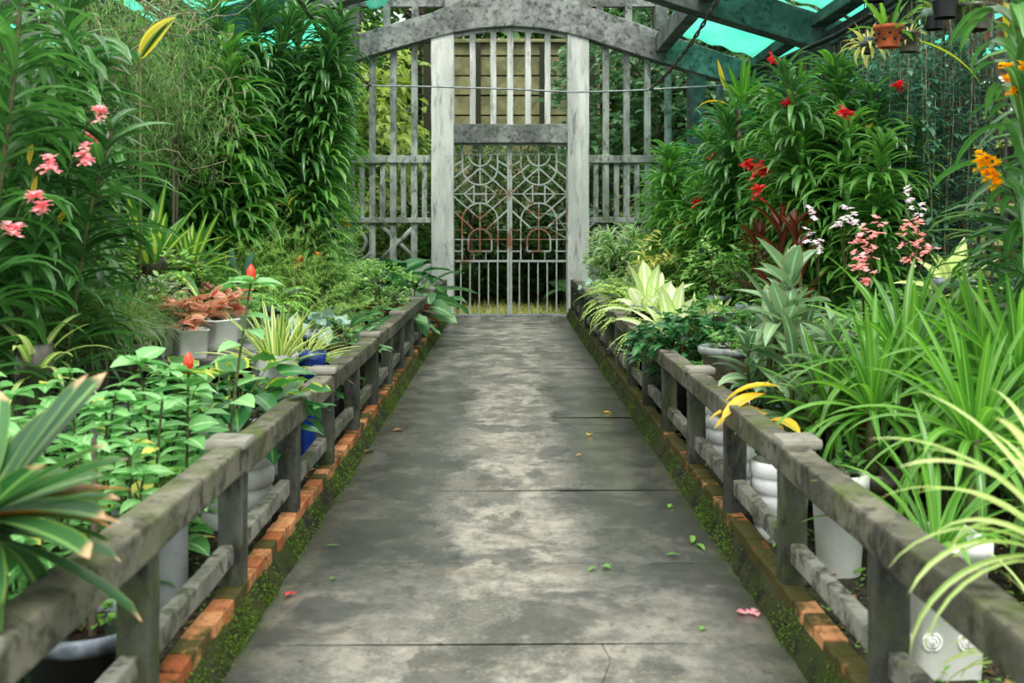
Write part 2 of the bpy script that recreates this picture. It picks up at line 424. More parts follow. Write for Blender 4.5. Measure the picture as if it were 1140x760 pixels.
# ---- kerbs
def kerb(side, xi, sgn):
    g = Geo()
    xa, xb = xi, xi + sgn * .125
    lo, hi = min(xa, xb), max(xa, xb)
    g2 = Geo()
    n = 180; yy = np.linspace(1.0, D + .05, n)
    prof = np.array([(xi - sgn * .045, -.02), (xi - sgn * .03, .02), (xi - sgn * .008, .06), (xi, .1), (xi + sgn * .01, .105), (xi + sgn * .12, .105), (xi + sgn * .13, 0.0)])
    V = np.zeros((n, len(prof), 3)); V[:, :, 0] = prof[:, 0]; V[:, :, 2] = prof[:, 1]; V[:, :, 1] = yy[:, None]
    V[:, :3, 0] += -sgn * np.abs(rg.normal(0, .008, (n, 3))); V[:, :4, 2] += rg.normal(0, .004, (n, 4))
    idx = np.arange(n * len(prof)).reshape(n, -1)
    g2.add(V.reshape(-1, 3), np.stack([idx[:-1, :-1], idx[:-1, 1:], idx[1:, 1:], idx[1:, :-1]], -1).reshape(-1, 4))
    tag(obj('kerb_footing', g2.mesh('kerb_footing', M['kerb'])), kind=S_)
    y = 1.0
    while y < D:
        L = .128 + rg.uniform(-.005, .005)
        j = rg.uniform(-.004, .004, 3)
        x0, x1, y0, y1, z0, z1 = lo + j[0] + (.045 if sgn < 0 else 0), hi + j[0] - (.045 if sgn > 0 else 0), y, y + L - .012, .09, .152 + j[1]
        c = .006
        ring = lambda z, i: [(x0 + i, y0 + i, z), (x1 - i, y0 + i, z), (x1 - i, y1 - i, z), (x0 + i, y1 - i, z)]
        V = ring(z0, 0) + ring(z1 - c, 0) + ring(z1, c)
        Q = []
        for k in (0, 4):
            for i in range(4): Q.append((k + i, k + (i + 1) % 4, k + 4 + (i + 1) % 4, k + 4 + i))
        Q.append((8, 9, 10, 11))
        A = np.zeros((12, 3)); A[:, 2] = rg.random(); A[:, 0] = (.75 if sgn > 0 else .1) + rg.normal(0, .4) + (.5 if y > 9 else 0)
        g.add(V, Q, A); y += L
    tag(obj('kerb_brick_course', g.mesh('brick_course', M['brick'], smooth=False)), kind=S_)
    # moss grown in the angle between kerb and path
    N = 30000
    yv = 1.5 + (D - 1.5) * rg.random(N) ** 1.7
    patch = (np.sin(yv * 2.3 + sgn) + np.sin(yv * 5.1) + np.sin(yv * 11.7)) * .33
    keep = rg.random(N) < np.clip((.42 if sgn < 0 else .22) + .8 * patch, .03, 1)
    yv = yv[keep]; N = len(yv); h = rg.random(N) ** 1.3
    xv = xi - sgn * (.05 * (1 - h) + .002) + rg.normal(0, .006, N)
    zv = h * .115
    gm = Geo()
    leaves(gm, np.stack([xv, yv, zv], -1), rg.random(N) * 2 * PI, rg.uniform(.2, 1.3, N), rg.uniform(.005, .015, N), rg.uniform(.002, .0045, N), rg.uniform(0, 1, N), 'ovate', 2, .2, rng=rg)
    tag(obj('moss', gm.mesh('moss', M['moss'])), 'fringe of green moss along the foot of the %s brick kerb' % side, 'moss', kind='stuff')
M['moss'] = leaf_mat('moss', '28380f', '678a2c', tf=.2, rough=.8, spec=.1)
kerb('left', XL, -1); kerb('right', XR, 1)

# ---- fences along the two beds
PY = [3.08 + 1.05 * k for k in range(-1, 15)]
def fence(side, xi, sgn):
    t = thing('garden_fence', 'low mossy concrete post and rail fence on the %s brick kerb of the path' % side, 'fence', (xi + sgn * .055, 3.08, .15), group='low concrete fences along the path')
    inv = Matrix.Translation((-xi - sgn * .055, -3.08, -.15))
    xa, xb = sorted((xi + sgn * .002, xi + sgn * .098))
    def own(o): o.parent = t; o.matrix_parent_inverse = inv; return o
    for k, y in enumerate(PY):
        y += RJ.uniform(-.015, .015)
        if y > D - .2: continue
        p = own(slab('post', xa, xb, y - .046, y + .046, .145, .575, M['conc_post'], .008, 3, .002))
        if k % 2 == 0:
            cx = xi + sgn * .065
            c = slab('post_cap', cx - .075, cx + .085, y - .08, y + .08, .668, .708, M['cap'], .016, 0, .003)
            c.parent = p
    for k in range(0, len(PY) - 1, 2):
        y0, y1 = PY[k], min(PY[min(k + 2, len(PY) - 1)], D - .1)
        if k == 0: y0 = 1.3
        x = xi + sgn * .05; dz = RJ.uniform(-.008, .008)
        own(slab('top_rail', x - .053, x + .053, y0 + .006, y1 - .006, .568 + dz, .676 + dz, M['conc_rail'], .012, 12, .003))
    for k in range(len(PY) - 1):
        y0, y1 = PY[k], PY[k + 1]
        if y1 > D: break
        x = xi + sgn * .06
        own(slab('lower_rail', x - .026, x + .026, y0 + .04, y1 - .04, .235, .31, M['low_rail'], .008, 5, .003))
fence('left', XL, -1); fence('right', XR, 1)

# ---- end wall: pillars, lintel, arch
def st(o): return tag(o, kind=S_)
st(slab('pillar_left', gx(480), gx(505), D - .02, D + .33, -.05, gz(36), M['conc_pale'], .02, 14, .006))
st(slab('pillar_right', gx(632), gx(656), D - .02, D + .33, -.05, gz(36), M['conc_pale'], .02, 14, .006))
st(slab('lintel', gx(504), gx(633), D + .0, D + .3, gz(159), gz(138), M['conc_grey'], .015, 8, .006))
st(slab('threshold_sill', gx(498), gx(640), D - .03, D + .35, -.1, .03, M['conc_grey'], .012, 6, .003))
LOW = [(-6.2, 2.9), (-4.8, 3.52), (gx(330), gz(88)), (gx(365), gz(78)), (gx(420), gz(60)), (gx(480), gz(43)), (gx(505), gz(37)), (gx(535), gz(31.5)), (gx(568), gz(29.5)), (gx(600), gz(31.5)), (gx(630), gz(37)), (gx(656), gz(44)), (gx(720), gz(65)), (gx(787), gz(85)), (gx(830), gz(98)), (4.9, 3.5), (6.2, 2.9)]
TOP = [(6.2, 3.45), (4.9, 4.1), (gx(830), gz(68)), (gx(760), gz(45)), (gx(700), gz(23)), (gx(645), gz(5)), (gx(620), gz(-2)), (gx(568), gz(-14)), (gx(520), gz(-2)), (gx(480), gz(15)), (gx(413), gz(34)), (gx(361), gz(50)), (-4.8, 4.1), (-6.2, 3.45)]
for i, y in enumerate((D, 14.3, 10.1)):
    st(prism_xz('arch_beam', LOW + TOP, y - .06, y + .26, M['conc_grey'] if i == 0 else M['conc_dark']))
# pale moulding under the arch over the gate opening
g = Geo(); tube(g, [(x, D + .12, z - .03) for x, z in LOW[5:12]], .04, 4); st(obj('trim_1', g.mesh('arch_moulding', M['conc_pale'])))
for sg in (-1, 1):
    st(slab('purlin_beam', sg * 2.62 - .1, sg * 2.62 + .1, 8.0, D - .07, 4.5, 4.80, M['conc_dark'], .015, 10, .006))
    st(slab('purlin_beam', sg * 4.12 - .11, sg * 4.12 + .11, 8.0, D - .07, 4.17, 4.32, M['conc_dark'], .015, 10, .006))
    st(slab('ridge_post_beam', sg * 2.62 - .1, sg * 2.62 + .1, D - .06, D + .2, 4.9, 5.9, M['conc_dark'], .012, 2, .004))
    for px in ((700, 668) if sg > 0 else (430, 462)):
        st(slab('ridge_strut_beam', gx(px) - .06, gx(px) + .06, D + .02, D + .16, gz(40 if px in (430, 700) else 20), gz(-12), M['conc_grey'], .01, 1, .003))
st(slab('collar_beam', -3.0, 3.0, D + .02, D + .18, gz(7), gz(-3), M['conc_grey'], .01, 6, .005))
# columns at the ends of the screens
st(slab('column_left', gx(353), gx(369), D, D + .28, -.05, gz(70), M['conc_dark'], .015, 6, .005))
st(slab('column_right', gx(767), gx(786), D, D + .28, -.05, gz(78), M['conc_dark'], .015, 6, .005))

# ---- transom grille over the lintel
def arch_z(x): return float(np.interp(x, [a for a, b in LOW], [b for a, b in LOW]))
t = thing('transom_grille', 'row of five slim concrete bars between the lintel and the arch above the gate', 'grille', (gx(568), D + .15, gz(138)))
for px in (526, 549, 568, 588, 610):
    o = slab('bar', gx(px) - .05, gx(px) + .05, D + .1, D + .19, gz(139), arch_z(gx(px)) - .012, M['conc_pale'], .01, 5, .004, t)
    o.matrix_parent_inverse = Matrix.Translation((-gx(568), -D - .15, -gz(138)))

# ---- side screens of bars
def screen(label, px0, px1, talls, shorts, mid, low):
    x0, x1 = gx(px0), gx(px1); c = Vector(((x0 + x1) / 2, D + .14, 0))
    t = thing('bar_screen', label, 'screen', c, group='concrete bar screens beside the gate')
    def own(o): o.parent = t; o.matrix_parent_inverse = Matrix.Translation(-c); return o
    for px in talls: own(slab('tall_bar', gx(px) - .055, gx(px) + .055, D + .1, D + .2, 0.0, arch_z(gx(px)) + .05, M['screen'], .01, 7, .005))
    for px in shorts: own(slab('short_bar', gx(px) - .045, gx(px) + .045, D + .1, D + .19, gz(low), gz(mid), M['screen'], .01, 3, .005))
    own(slab('middle_rail', x0, x1, D + .06, D + .23, gz(mid + 4), gz(mid - 4.5), M['screen'], .012, 6, .005))
    own(slab('lower_rail', x0, x1, D + .06, D + .23, gz(low + 3), gz(low - 3), M['screen'], .012, 6, .005))
    own(slab('base_rail', x0, x1, D + .04, D + .25, .0, .9, M['screen'], .012, 6, .005))
    g = Geo(); zb = (gz(low) + .9) / 2; hh = (gz(low) - .9) / 2
    xs = np.arange(x0 + hh, x1 - .2, 2 * hh)
    for k, x in enumerate(xs):
        if k % 2 == 0:
            th = np.linspace(0, 2 * PI, 25)
            for rr in (hh - .05, hh * .52):
                tube(g, [(x + rr * math.cos(a), D + .14, zb + rr * math.sin(a)) for a in th], .045, 4, False)
        else:
            tube(g, [(x - hh, D + .14, zb - hh), (x + hh, D + .14, zb + hh)], .05, 4)
            tube(g, [(x - hh, D + .15, zb + hh), (x + hh, D + .15, zb - hh)], .05, 4)
    own(obj('lattice', g.mesh('lattice', M['screen'])))
screen('grey concrete bar screen left of the gate, mid rail level with its top', 369, 480, (390, 413.5, 437, 460.5), (378, 402, 425, 448.5, 472), 177, 245)
screen('grey concrete bar screen right of the gate, half hidden by orchid foliage', 656, 767, (675, 698.5, 722, 745), (664, 687, 710, 733.5, 757), 177, 245)
screen('short concrete bar screen beyond the right column behind the orchids', 786, 870, (803, 826, 850), (795, 815, 838, 860), 177, 245)
screen('short concrete bar screen beyond the left column behind the reeds', 262, 353, (285, 308, 331), (273, 297, 320, 343), 177, 245)

# ---- the iron gate
q = lambda cx, cy: np.array([wx(480 + cx / 3.456, D + .16), D + .16, wz(140 + cy / 3.456, D + .16)])
def gate_leaf(label, x0, x1, sx):
    """x0..x1 in crop pixels, ornament drawn for the left leaf (78..300) and scaled across"""
    c = q((x0 + x1) / 2, 740); t = thing('gate_leaf', label, 'gate', c, group='leaves of the iron gate')
    def own(n, g): o = obj(n, g.mesh(n, M['iron'], smooth=False), t); o.matrix_parent_inverse = Matrix.Translation(-Vector(c)); return o
    mx = lambda x: x0 + (x - 78) * (x1 - x0) / (297 - 78)
    B = lambda g, a, b, r=.02: tube(g, [q(mx(a[0]), a[1]), q(mx(b[0]), b[1])], r * .8, 4)
    g = Geo()
    for x in (81, 294): B(g, (x, 68), (x, 742), .036)
    for y, r in ((520, .032), (735, .028), (72, .026)): B(g, (78, y), (297, y), r)
    own('frame', g)
    for x in (113, 148, 183, 218, 253): g = Geo(); B(g, (x, 520), (x, 735), .02); own('bar', g)
    g = Geo()
    for y in (110, 262, 437): B(g, (80, y), (294, y), .014)
    B(g, (80, 482), (120, 482), .018); B(g, (248, 482), (294, 482), .018); B(g, (120, 400), (80, 400), .01); B(g, (250, 400), (294, 400), .01)
    B(g, (186, 72), (186, 228), .02); B(g, (186, 297), (186, 482), .02)
    def arc(cx, cy, r, a0, a1, rad=.024, n=18):
        th = np.linspace(a0, a1, n); tube(g, [q(mx(cx + r * math.cos(a)), cy - r * math.sin(a)) for a in th], rad * .8, 4)
    arc(186, 112, 42, PI, 2 * PI); arc(186, 160, 67, PI, 2 * PI)
    B(g, (119, 72), (119, 160), .024); B(g, (253, 72), (253, 160), .024)
    arc(186, 365, 68, 0, PI); B(g, (118, 365), (118, 515), .022); B(g, (254, 365), (254, 515), .022)
    arc(186, 440, 44, 0, PI); B(g, (142, 440), (142, 482), .024); B(g, (230, 440), (230, 482), .024); B(g, (142, 482), (230, 482), .024)
    for a, b in (((80, 157), (119, 134)), ((80, 205), (150, 150)), ((82, 257), (182, 165)), ((163, 228), (163, 297)), ((125, 262), (160, 232)), ((125, 262), (160, 297)),
                 ((82, 268), (184, 357)), ((80, 322), (160, 397))):
        B(g, a, b, .026 if a[1] in (322, 205, 157) else .022); B(g, (372 - a[0], a[1]), (372 - b[0], b[1]), .026 if a[1] in (322, 205, 157) else .022)
    B(g, (163, 262), (209, 262), .026)
    for x in (163, 209): B(g, (x, 482), (x, 515), .012)
    own('grille', g)
gate_leaf('left leaf of the rusty white iron gate with arches, diamonds and lower bars', 79, 300, 1)
gate_leaf('right leaf of the rusty white iron gate with arches, diamonds and lower bars', 304, 527, 1)

# ---- boarded wall outside, seen above the lintel
YW = 25.0
t = thing('board_fence', 'high mossy ochre board fence standing outside beyond the gate, dark posts across it', 'fence', (0.2, YW, 0))
wl, wr = wx(470, YW), wx(668, YW); z = 0.0; k = 0
g = Geo()
while z < wz(47, YW):
    h = .46; box_geo(g, wl, wr, YW + .02 * (k % 2), YW + .1, z + .02, min(z + h - .02, wz(47, YW)), 0.5)
    z += h; k += 1
def own(o): o.parent = t; o.matrix_parent_inverse = Matrix.Translation((-.2, -YW, 0)); return o
own(obj('boards', g.mesh('boards', M['plank'], smooth=False)))
own(slab('backing', wl, wr, YW + .1, YW + .2, 0, wz(49, YW), M['plankgap'], .01))
for px in (531, 605, 476, 660): own(slab('post', wx(px, YW) - .09, wx(px, YW) + .09, YW - .09, YW + .0, 0, wz(46, YW), M['plankgap'], .01, 2))
own(slab('coping', wl - .1, wr + .1, YW - .12, YW + .25, wz(48, YW), wz(44, YW), M['plank'], .02, 3, .01))

# ---- side walls of openwork blocks
def side_wall(name, x, sgn):
    g = Geo(); zz = .0
    bl = [(y, k) for k in range(13) for y in np.arange(6.4 + (k % 2) * .13, D, .27)]
    for y, k in bl:
        z0 = .3 + k * .285
        box_geo(g, x - .05, x + .05, y, y + .17, z0, z0 + .2, rg.random())
    o = obj(name, g.mesh('openwork_blocks', M['openwork'], smooth=False)); tag(o, kind=S_)
    for y in np.arange(6.3, D, 1.35):
        p = slab('wall_post', x - .09, x + .09, y - .07, y + .07, 0, 3.94, M['conc_dark'], .01, 6, .005); tag(p, kind=S_)
    for y in np.arange(6.55, D, .27):
        p_ = Geo(); tube(p_, [(x - sgn * .065, y, .2), (x - sgn * .065, y + .01, 2.2), (x - sgn * .065, y, 3.93)], .018, 5)
        tag(obj('wall_batten', p_.mesh('batten', M['screen'])), kind=S_)
    tag(slab('wall_footing', x - .1, x + .1, 5.6, D, -.05, .32, M['conc_grey'], .01, 6), kind=S_)
    tag(slab('wall_head_beam', x - .12, x + .12, 5.6, D, 3.92, 4.12, M['conc_dark'], .01, 10, .006), kind=S_)
def m_open():
    t = NT('openwork blocks'); at = t.n('Attribute', attribute_name='leaf'); s = t.n('SeparateXYZ'); t.set(s.inputs[0], at.outputs['Vector'])
    col = t.mix(t.ramp(s.outputs[2], .2, .9), srgb('5d5a50'), srgb('9a6a4c'))
    col = t.mix(t.ramp(t.noise(5, 6, t.pos(), .7), .42, .62, 0, .8), col, srgb('3f4a3a'))
    return t.finish(col, .9, .2, bump=t.noise(30, 5, t.pos()))
M['openwork'] = m_open()
side_wall('wall_right', 4.35, 1); side_wall('wall_left', -4.6, -1)

# ---- turquoise sheets on the rafters
def sheet(label, x0, x1, y0, y1, sag):
    nx_, ny_ = 40, 14; u = np.linspace(0, 1, nx_); v = np.linspace(0, 1, ny_)
    U, Vv = np.meshgrid(u, v, indexing='ij'); X = x0 + (x1 - x0) * U; Y = y0 + (y1 - y0) * Vv
    top = [(a, b) for a, b in sorted(TOP)]
    Zr = np.interp(X, [a for a, b in top], [b for a, b in top])
    Z = Zr + .075 + .02 * np.sin(X * 16) + .1 * Vv * 0 - sag * np.sin(PI * Vv) * np.sin(PI * np.clip(U, 0, 1)) + .015 * np.sin(Y * 7 + X * 3)
    g = Geo(); idx = np.arange(nx_ * ny_).reshape(nx_, ny_)
    g.add(np.stack([X, Y, Z], -1).reshape(-1, 3), np.stack([idx[:-1, :-1], idx[1:, :-1], idx[1:, 1:], idx[:-1, 1:]], -1).reshape(-1, 4))
    o = obj('shade_sheet', g.mesh('shade_sheet', M['net']))
    sm = o.modifiers.new('thickness', 'SOLIDIFY'); sm.thickness = .004
    tag(o, label, 'shade sheet', 'turquoise sheets on the roof')
sheet('turquoise roof sheet between the two far rafters, right of the ridge', 2.62, 4.12, 14.4, D - .1, .05)
sheet('turquoise roof sheet between the two far rafters, left of the ridge', -4.12, -2.62, 14.4, D - .1, .05)
sheet('turquoise roof sheet low on the right eave behind the red orchids', 4.12, 6.1, 14.4, D - .1, .05)
sheet('turquoise roof sheet low on the left eave behind the cane orchids', -6.1, -4.12, 14.4, D - .1, .05)
sheet('nearer turquoise roof sheet above the hanging pots', 2.62, 6.1, 10.3, 14.2, .02)
sheet('nearer turquoise roof sheet above the left orchid canes', -6.1, -2.62, 10.3, 14.2, .02)
# a loose fold of netting sagging beside the left ridge post
g = Geo(); nu, nv = 22, 12
U, Vv = np.meshgrid(np.linspace(0, 1, nu), np.linspace(0, 1, nv), indexing='ij')
X = gx(403) + (gx(438) - gx(403)) * U; Z = gz(-14) - (gz(-14) - gz(17)) * Vv * (np.sin(PI * U) ** .6)
Y = D - .25 + .10 * np.sin(U * 9) * Vv - .2 * Vv * np.sin(PI * U)
idx = np.arange(nu * nv).reshape(nu, nv)
g.add(np.stack([X, Y, Z], -1).reshape(-1, 3), np.stack([idx[:-1, :-1], idx[1:, :-1], idx[1:, 1:], idx[:-1, 1:]], -1).reshape(-1, 4))
o = obj('hanging_netting', g.mesh('netting_fold', M['net'])); o.modifiers.new('thickness', 'SOLIDIFY').thickness = .004
tag(o, 'loose fold of turquoise netting sagging beside the ridge post left of the arch', 'netting')

# ---- wires and rods under the roof
def wire(name, label, pts, r, mat, cat='wire', sides=6):
    g = Geo(); tube(g, pts, r, sides); return tag(obj(name, g.mesh(name, mat)), label, cat)
dw = 14.0
wire('tie_wire', 'thin grey tie wire stretched across the path in front of the gate', [P(x, y, dw) for x, y in ((150, 92), (300, 94), (410, 95.5), (480, 96.5), (565, 99), (640, 102.5), (700, 101), (760, 97.5), (830, 94), (960, 88))], .0115, M['wire'])
def chain(label, p0, p1, n=34):
    g = Geo(); p0, p1 = Vector(p0), Vector(p1)
    for k in range(2):
        pts = []
        for i in range(n * 3):
            f = i / (n * 3 - 1); a = f * n * 1.3 + k * PI
            q_ = p0.lerp(p1, f); q_.z -= .12 * math.sin(PI * f)
            pts.append((q_.x + .013 * math.cos(a), q_.y + .013 * math.sin(a), q_.z + .013 * math.sin(a)))
        tube(g, pts, .012, 5)
    return tag(obj('tie_rod', g.mesh('tie_rod', M['rusty'])), label, 'rod', 'twisted rods under the roof')
M['rusty'] = plain('rusted twisted rod', '3c3833', .8, .2, c2='6b6055', scale=20)
chain('twisted rusty rod hanging from the roof down to the wire, left of the gate', P(318, -25, 10.1), P(412, 95, dw))
chain('twisted rusty rod hanging from the roof down to the wire, right of the gate', P(813, -25, 10.1), P(724, 100, dw))
wire('power_cable', 'thick black cable running up under the right roof above the red orchids', [P(815, 92, 12.5), P(870, 66, 11.5), P(930, 40, 10.5), P(990, 5, 9.6), P(1040, -30, 9)], .028, M['cable'], 'cable')
wire('power_cable', 'black cable sloping under the left roof above the yellow leaf', [P(130, -20, 9), P(165, 8, 9.5), P(205, 32, 10.1), P(240, 55, 11)], .028, M['cable'], 'cable')

# ================================================================== PLANT KINDS
LM = {}
LM['vanda'] = leaf_mat('dark strap leaf', '26502a', '5c9048', mid='74a35c', midw=.05, rough=.3, spec=.65, tf=.26, old='c9b23a', oldf=.006)
LM['vanda2'] = leaf_mat('mid green strap leaf', '33682e', '72a84c', mid='7aa551', midw=.05, rough=.34, tf=.3)
LM['reed'] = leaf_mat('light reed leaf', '467c38', '97c066', rough=.45, tf=.32)
LM['crinum'] = leaf_mat('bright strap leaf', '2f6a26', '70a642', mid='93c060', midw=.06, rough=.32, spec=.5, tf=.32)
LM['variegated'] = leaf_mat('cream striped leaf', '9fb356', 'd8dc96', mid='5c8a3c', midw=.3, rough=.4, tf=.3)
LM['palegreen'] = leaf_mat('pale arching leaf', '84aa4a', 'c6d885', mid='dbe3a8', midw=.2, rough=.35, tf=.3)
LM['chartreuse'] = leaf_mat('pale chartreuse leaf', 'bccf8a', 'e8f0c8', mid='f4f7e2', midw=.1, edge='a9c36a', edgew=.85, rough=.45, tf=.3)
LM['broad'] = leaf_mat('broad green leaf', '2c5e36', '6c9a5e', mid='8cb47a', midw=.06, rough=.35, tf=.25)
LM['broad_dark'] = leaf_mat('glossy dark broad leaf', '1b4a2a', '3f7a44', mid='6f9c5a', midw=.05, rough=.25, spec=.55, tf=.22)
LM['broad_lime'] = leaf_mat('yellow edged broad leaf', '24592c', '4f8a3c', edge='b4c23c', edgew=.86, rough=.3, tf=.25)
LM['grey_broad'] = leaf_mat('grey green lobed leaf', '6c9482', 'a9c4b0', mid='c3d6c2', midw=.06, rough=.5, tf=.2)
LM['costus'] = leaf_mat('soft oval leaf', '4c9048', '96c886', mid='b0d79c', midw=.05, rough=.4, spec=.5, tf=.3, old='d9d36a', oldf=.03)
LM['cordyline'] = leaf_mat('blue green cordyline leaf', '33663f', '8fb083', mid='a9c49a', midw=.07, edge='9a7a4a', edgew=.93, rough=.35, tf=.25)
LM['yellow'] = leaf_mat('yellowed leaf', 'd2a026', 'efcf48', mid='b9b04a', rough=.45, tf=.3)
LM['burnt'] = leaf_mat('strap leaf with scorched tip', '1c4628', '4a7e40', mid='7aa45c', midw=.1, edge='7f9a48', edgew=.95, tip='d8b088', tipv=.95, rough=.36, tf=.25)
LM['scorched'] = leaf_mat('browning strap leaf', '35582a', '7a6a30', mid='6f8a3a', edge='a0662c', edgew=.62, tip='d9b38a', tipv=.93, rough=.45, tf=.25)
LM['corn'] = leaf_mat('corn plant leaf with yellow stripe', '2c6a30', '5c9a44', mid='c6d664', midw=.24, rough=.3, spec=.5, tf=.25)
LM['red'] = leaf_mat('dark red leaf', '33170f', '5c2c1c', mid='6e3a28', rough=.35, tf=.3)
LM['coleus'] = leaf_mat('coral coleus leaf', 'b0705a', 'deb29a', mid='b05a50', midw=.08, edge='c9b27a', edgew=.88, rough=.5, tf=.3)
LM['white_var'] = leaf_mat('white variegated leaf', '5f8a56', '8fae7e', mid='e3ead6', midw=.18, edge='d5e0c8', edgew=.8, rough=.45, tf=.25)
LM['feather'] = leaf_mat('feathery thread leaf', '6b9a46', 'aed074', rough=.6, tf=.3)
LM['feather_lime'] = leaf_mat('lime feathery leaf', '86b04a', 'c4da80', rough=.5, tf=.3)
LM['fern'] = leaf_mat('fern leaflet', '4f8c40', 'a0cc68', rough=.5, tf=.32)
LM['grass'] = leaf_mat('thin grass blade', '62904a', 'acc27a', rough=.6, tf=.3)
LM['bush'] = leaf_mat('small bush leaf', '2f5f2e', '72a04e', rough=.4, tf=.3)
LM['bush_light'] = leaf_mat('light small leaf', '629648', 'b2d482', rough=.45, tf=.3)
LM['yellowgreen'] = leaf_mat('yellow green narrow leaf', '93a53a', 'dbd883', mid='e6dda0', midw=.15, rough=.45, tf=.3)
LM['stripe_green'] = leaf_mat('green leaf with pale edge', '4d7c44', '8db070', edge='d0dfa6', edgew=.7, rough=.4, tf=.28)
LM['moss_thread'] = leaf_mat('grey hanging moss', '668752', '9fb67c', rough=.8, spec=.1, tf=.25)
LM['vine'] = leaf_mat('blue green vine leaf', '2a5a44', '679478', rough=.4, tf=.28)
LM['tree_light'] = leaf_mat('sunlit tree leaf', '55762f', 'a9bb62', rough=.42, tf=.4)
LM['tree_dark'] = leaf_mat('dark tree leaf', '1f4422', '557f3a', rough=.3, spec=.55, tf=.28)
LM['tree_gloss'] = leaf_mat('glossy tree leaf', '2c5232', '6d9468', rough=.25, spec=.6, tf=.25)
LM['yellow_broad'] = leaf_mat('yellow leaf with green heart', '8f8a22', 'c9b82e', mid='4f6a28', midw=.3, edge='d9c23a', edgew=.8, rough=.4, tf=.35)
LM['yellowgreen2'] = leaf_mat('yellow green long leaf', '9fb53a', 'c4d552', rough=.4, tf=.3)
LM['cactus'] = plain('grey green cactus', '3d6650', .5, .4, c2='2a4f3c', scale=10)
LM['weed'] = leaf_mat('small bed weed', '3f6f2c', '7fae4a', rough=.45, tf=.3)
LM['litter'] = leaf_mat('dry leaf litter', '4a3a24', '9a7a4c', rough=.8, spec=.1, tf=.1)
for n_, a_, b_, m_ in (('pk_pink', 'da7490', 'f3b4c2', 'f2d8b0'), ('pk_red', 'c02a3c', 'e2505a', 'e8806a'), ('pk_yellow', 'e6a800', 'ffd21f', 'c98a1a'),
                       ('pk_white', 'e0d8dc', 'f6f2f2', 'c9a0c0'), ('pk_coral', 'e8a3a6', 'f8d4cc', 'e08a98'), ('pk_orange', 'e06a1c', 'f59a3c', 'f5c04c')):
    LM[n_] = leaf_mat(n_[3:] + ' petal', a_, b_, mid=m_, midw=.12, rough=.5, spec=.2, tf=.35)
LM['cone'] = plain('red ginger cone', 'b81e16', .35, .5, c2='e8582a', scale=30)

R = lambda seed: np.random.default_rng(seed)
_cache = {}
def cached(key, fn):
    if key not in _cache: _cache[key] = fn()
    return _cache[key]

def rosette(seed, n, L, W, el=(.3, 1.4), droop=(.8, 1.8), prof='strap', r0=.02, mat='crinum', nseg=8, fold=.35, z0=0.0, stem=None, azr=None, wave=0, spread=0.0):
    rg = R(seed); g = Geo()
    f = np.arange(n) / n
    az = f * n * 2.39996 + rg.normal(0, .25, n)
    if azr: az = rg.uniform(azr[0], azr[1], n)
    e = el[1] + (el[0] - el[1]) * f + rg.normal(0, .1, n)
    dr = droop[0] + (droop[1] - droop[0]) * f * rg.uniform(.7, 1.2, n)
    ln = L * rg.uniform(.72, 1.12, n)
    b = np.stack([r0 * np.cos(az), r0 * np.sin(az), z0 - .04 * f + rg.normal(0, .01, n)], -1)
    if spread: b[:, :2] += rg.normal(0, spread, (n, 2))
    leaves(g, b, az, e, ln, W * rg.uniform(.8, 1.15, n), dr, prof, nseg, fold, rg.normal(0, .15, n), rg.normal(0, .2, n), rng=rg, wave=wave)
    out = [('foliage', g.mesh('rosette_foliage', LM[mat]))]
    if stem:
        s = Geo(); tube(s, [(0, 0, 0), (.01, .005, stem * .5), (0, 0, max(stem, .05))], [stem_r(stem), stem_r(stem) * .9, stem_r(stem) * .8], 8)
        out.insert(0, ('stem', s.mesh('stem', M['cane'])))
    return out
def stem_r(h): return .012 + .012 * min(h, 1.2)

def cane(seed, H, n, L, W, lean=(0, 0), droop=(1.2, 2.2), el=(.5, 1.0), start=.12, mat='vanda', prof='strap', two=False, top=True, fold=.4, nseg=6, wob=.06):
    """an upright cane clothed in arching strap leaves"""
    rg = R(seed); m = 12
    t = np.linspace(0, 1, m); ph = rg.random(2) * 6
    path = np.stack([lean[0] * t ** 1.8 + wob * H * .3 * np.sin(t * 5 + ph[0]) * t, lean[1] * t ** 1.8 + wob * H * .3 * np.sin(t * 4 + ph[1]) * t, H * t], -1)
    s = Geo(); tube(s, path, np.linspace(.018, .009, m), 7)
    f = np.sort(start + (1 - start) * rg.random(n) ** .9)
    base = np.stack([np.interp(f, t, path[:, i]) for i in range(3)], -1)
    az = (np.arange(n) * (PI if two else 2.39996)) + rg.normal(0, .35 if two else .4, n) + ph[0]
    e = rg.uniform(el[0], el[1], n); tp = f > .9
    e = np.where(tp, e + .35, e)
    ln = L * rg.uniform(.7, 1.1, n) * np.where(tp, .75, 1)
    g = Geo()
    leaves(g, base, az, e, ln, W * rg.uniform(.8, 1.15, n), rg.uniform(droop[0], droop[1], n) * np.where(tp, .7, 1), prof, nseg, fold, rg.normal(0, .2, n), rg.normal(0, .25, n), rng=rg)
    return [('stem', s.mesh('cane_stem', M['cane'])), ('foliage', g.mesh('cane_foliage', LM[mat]))]

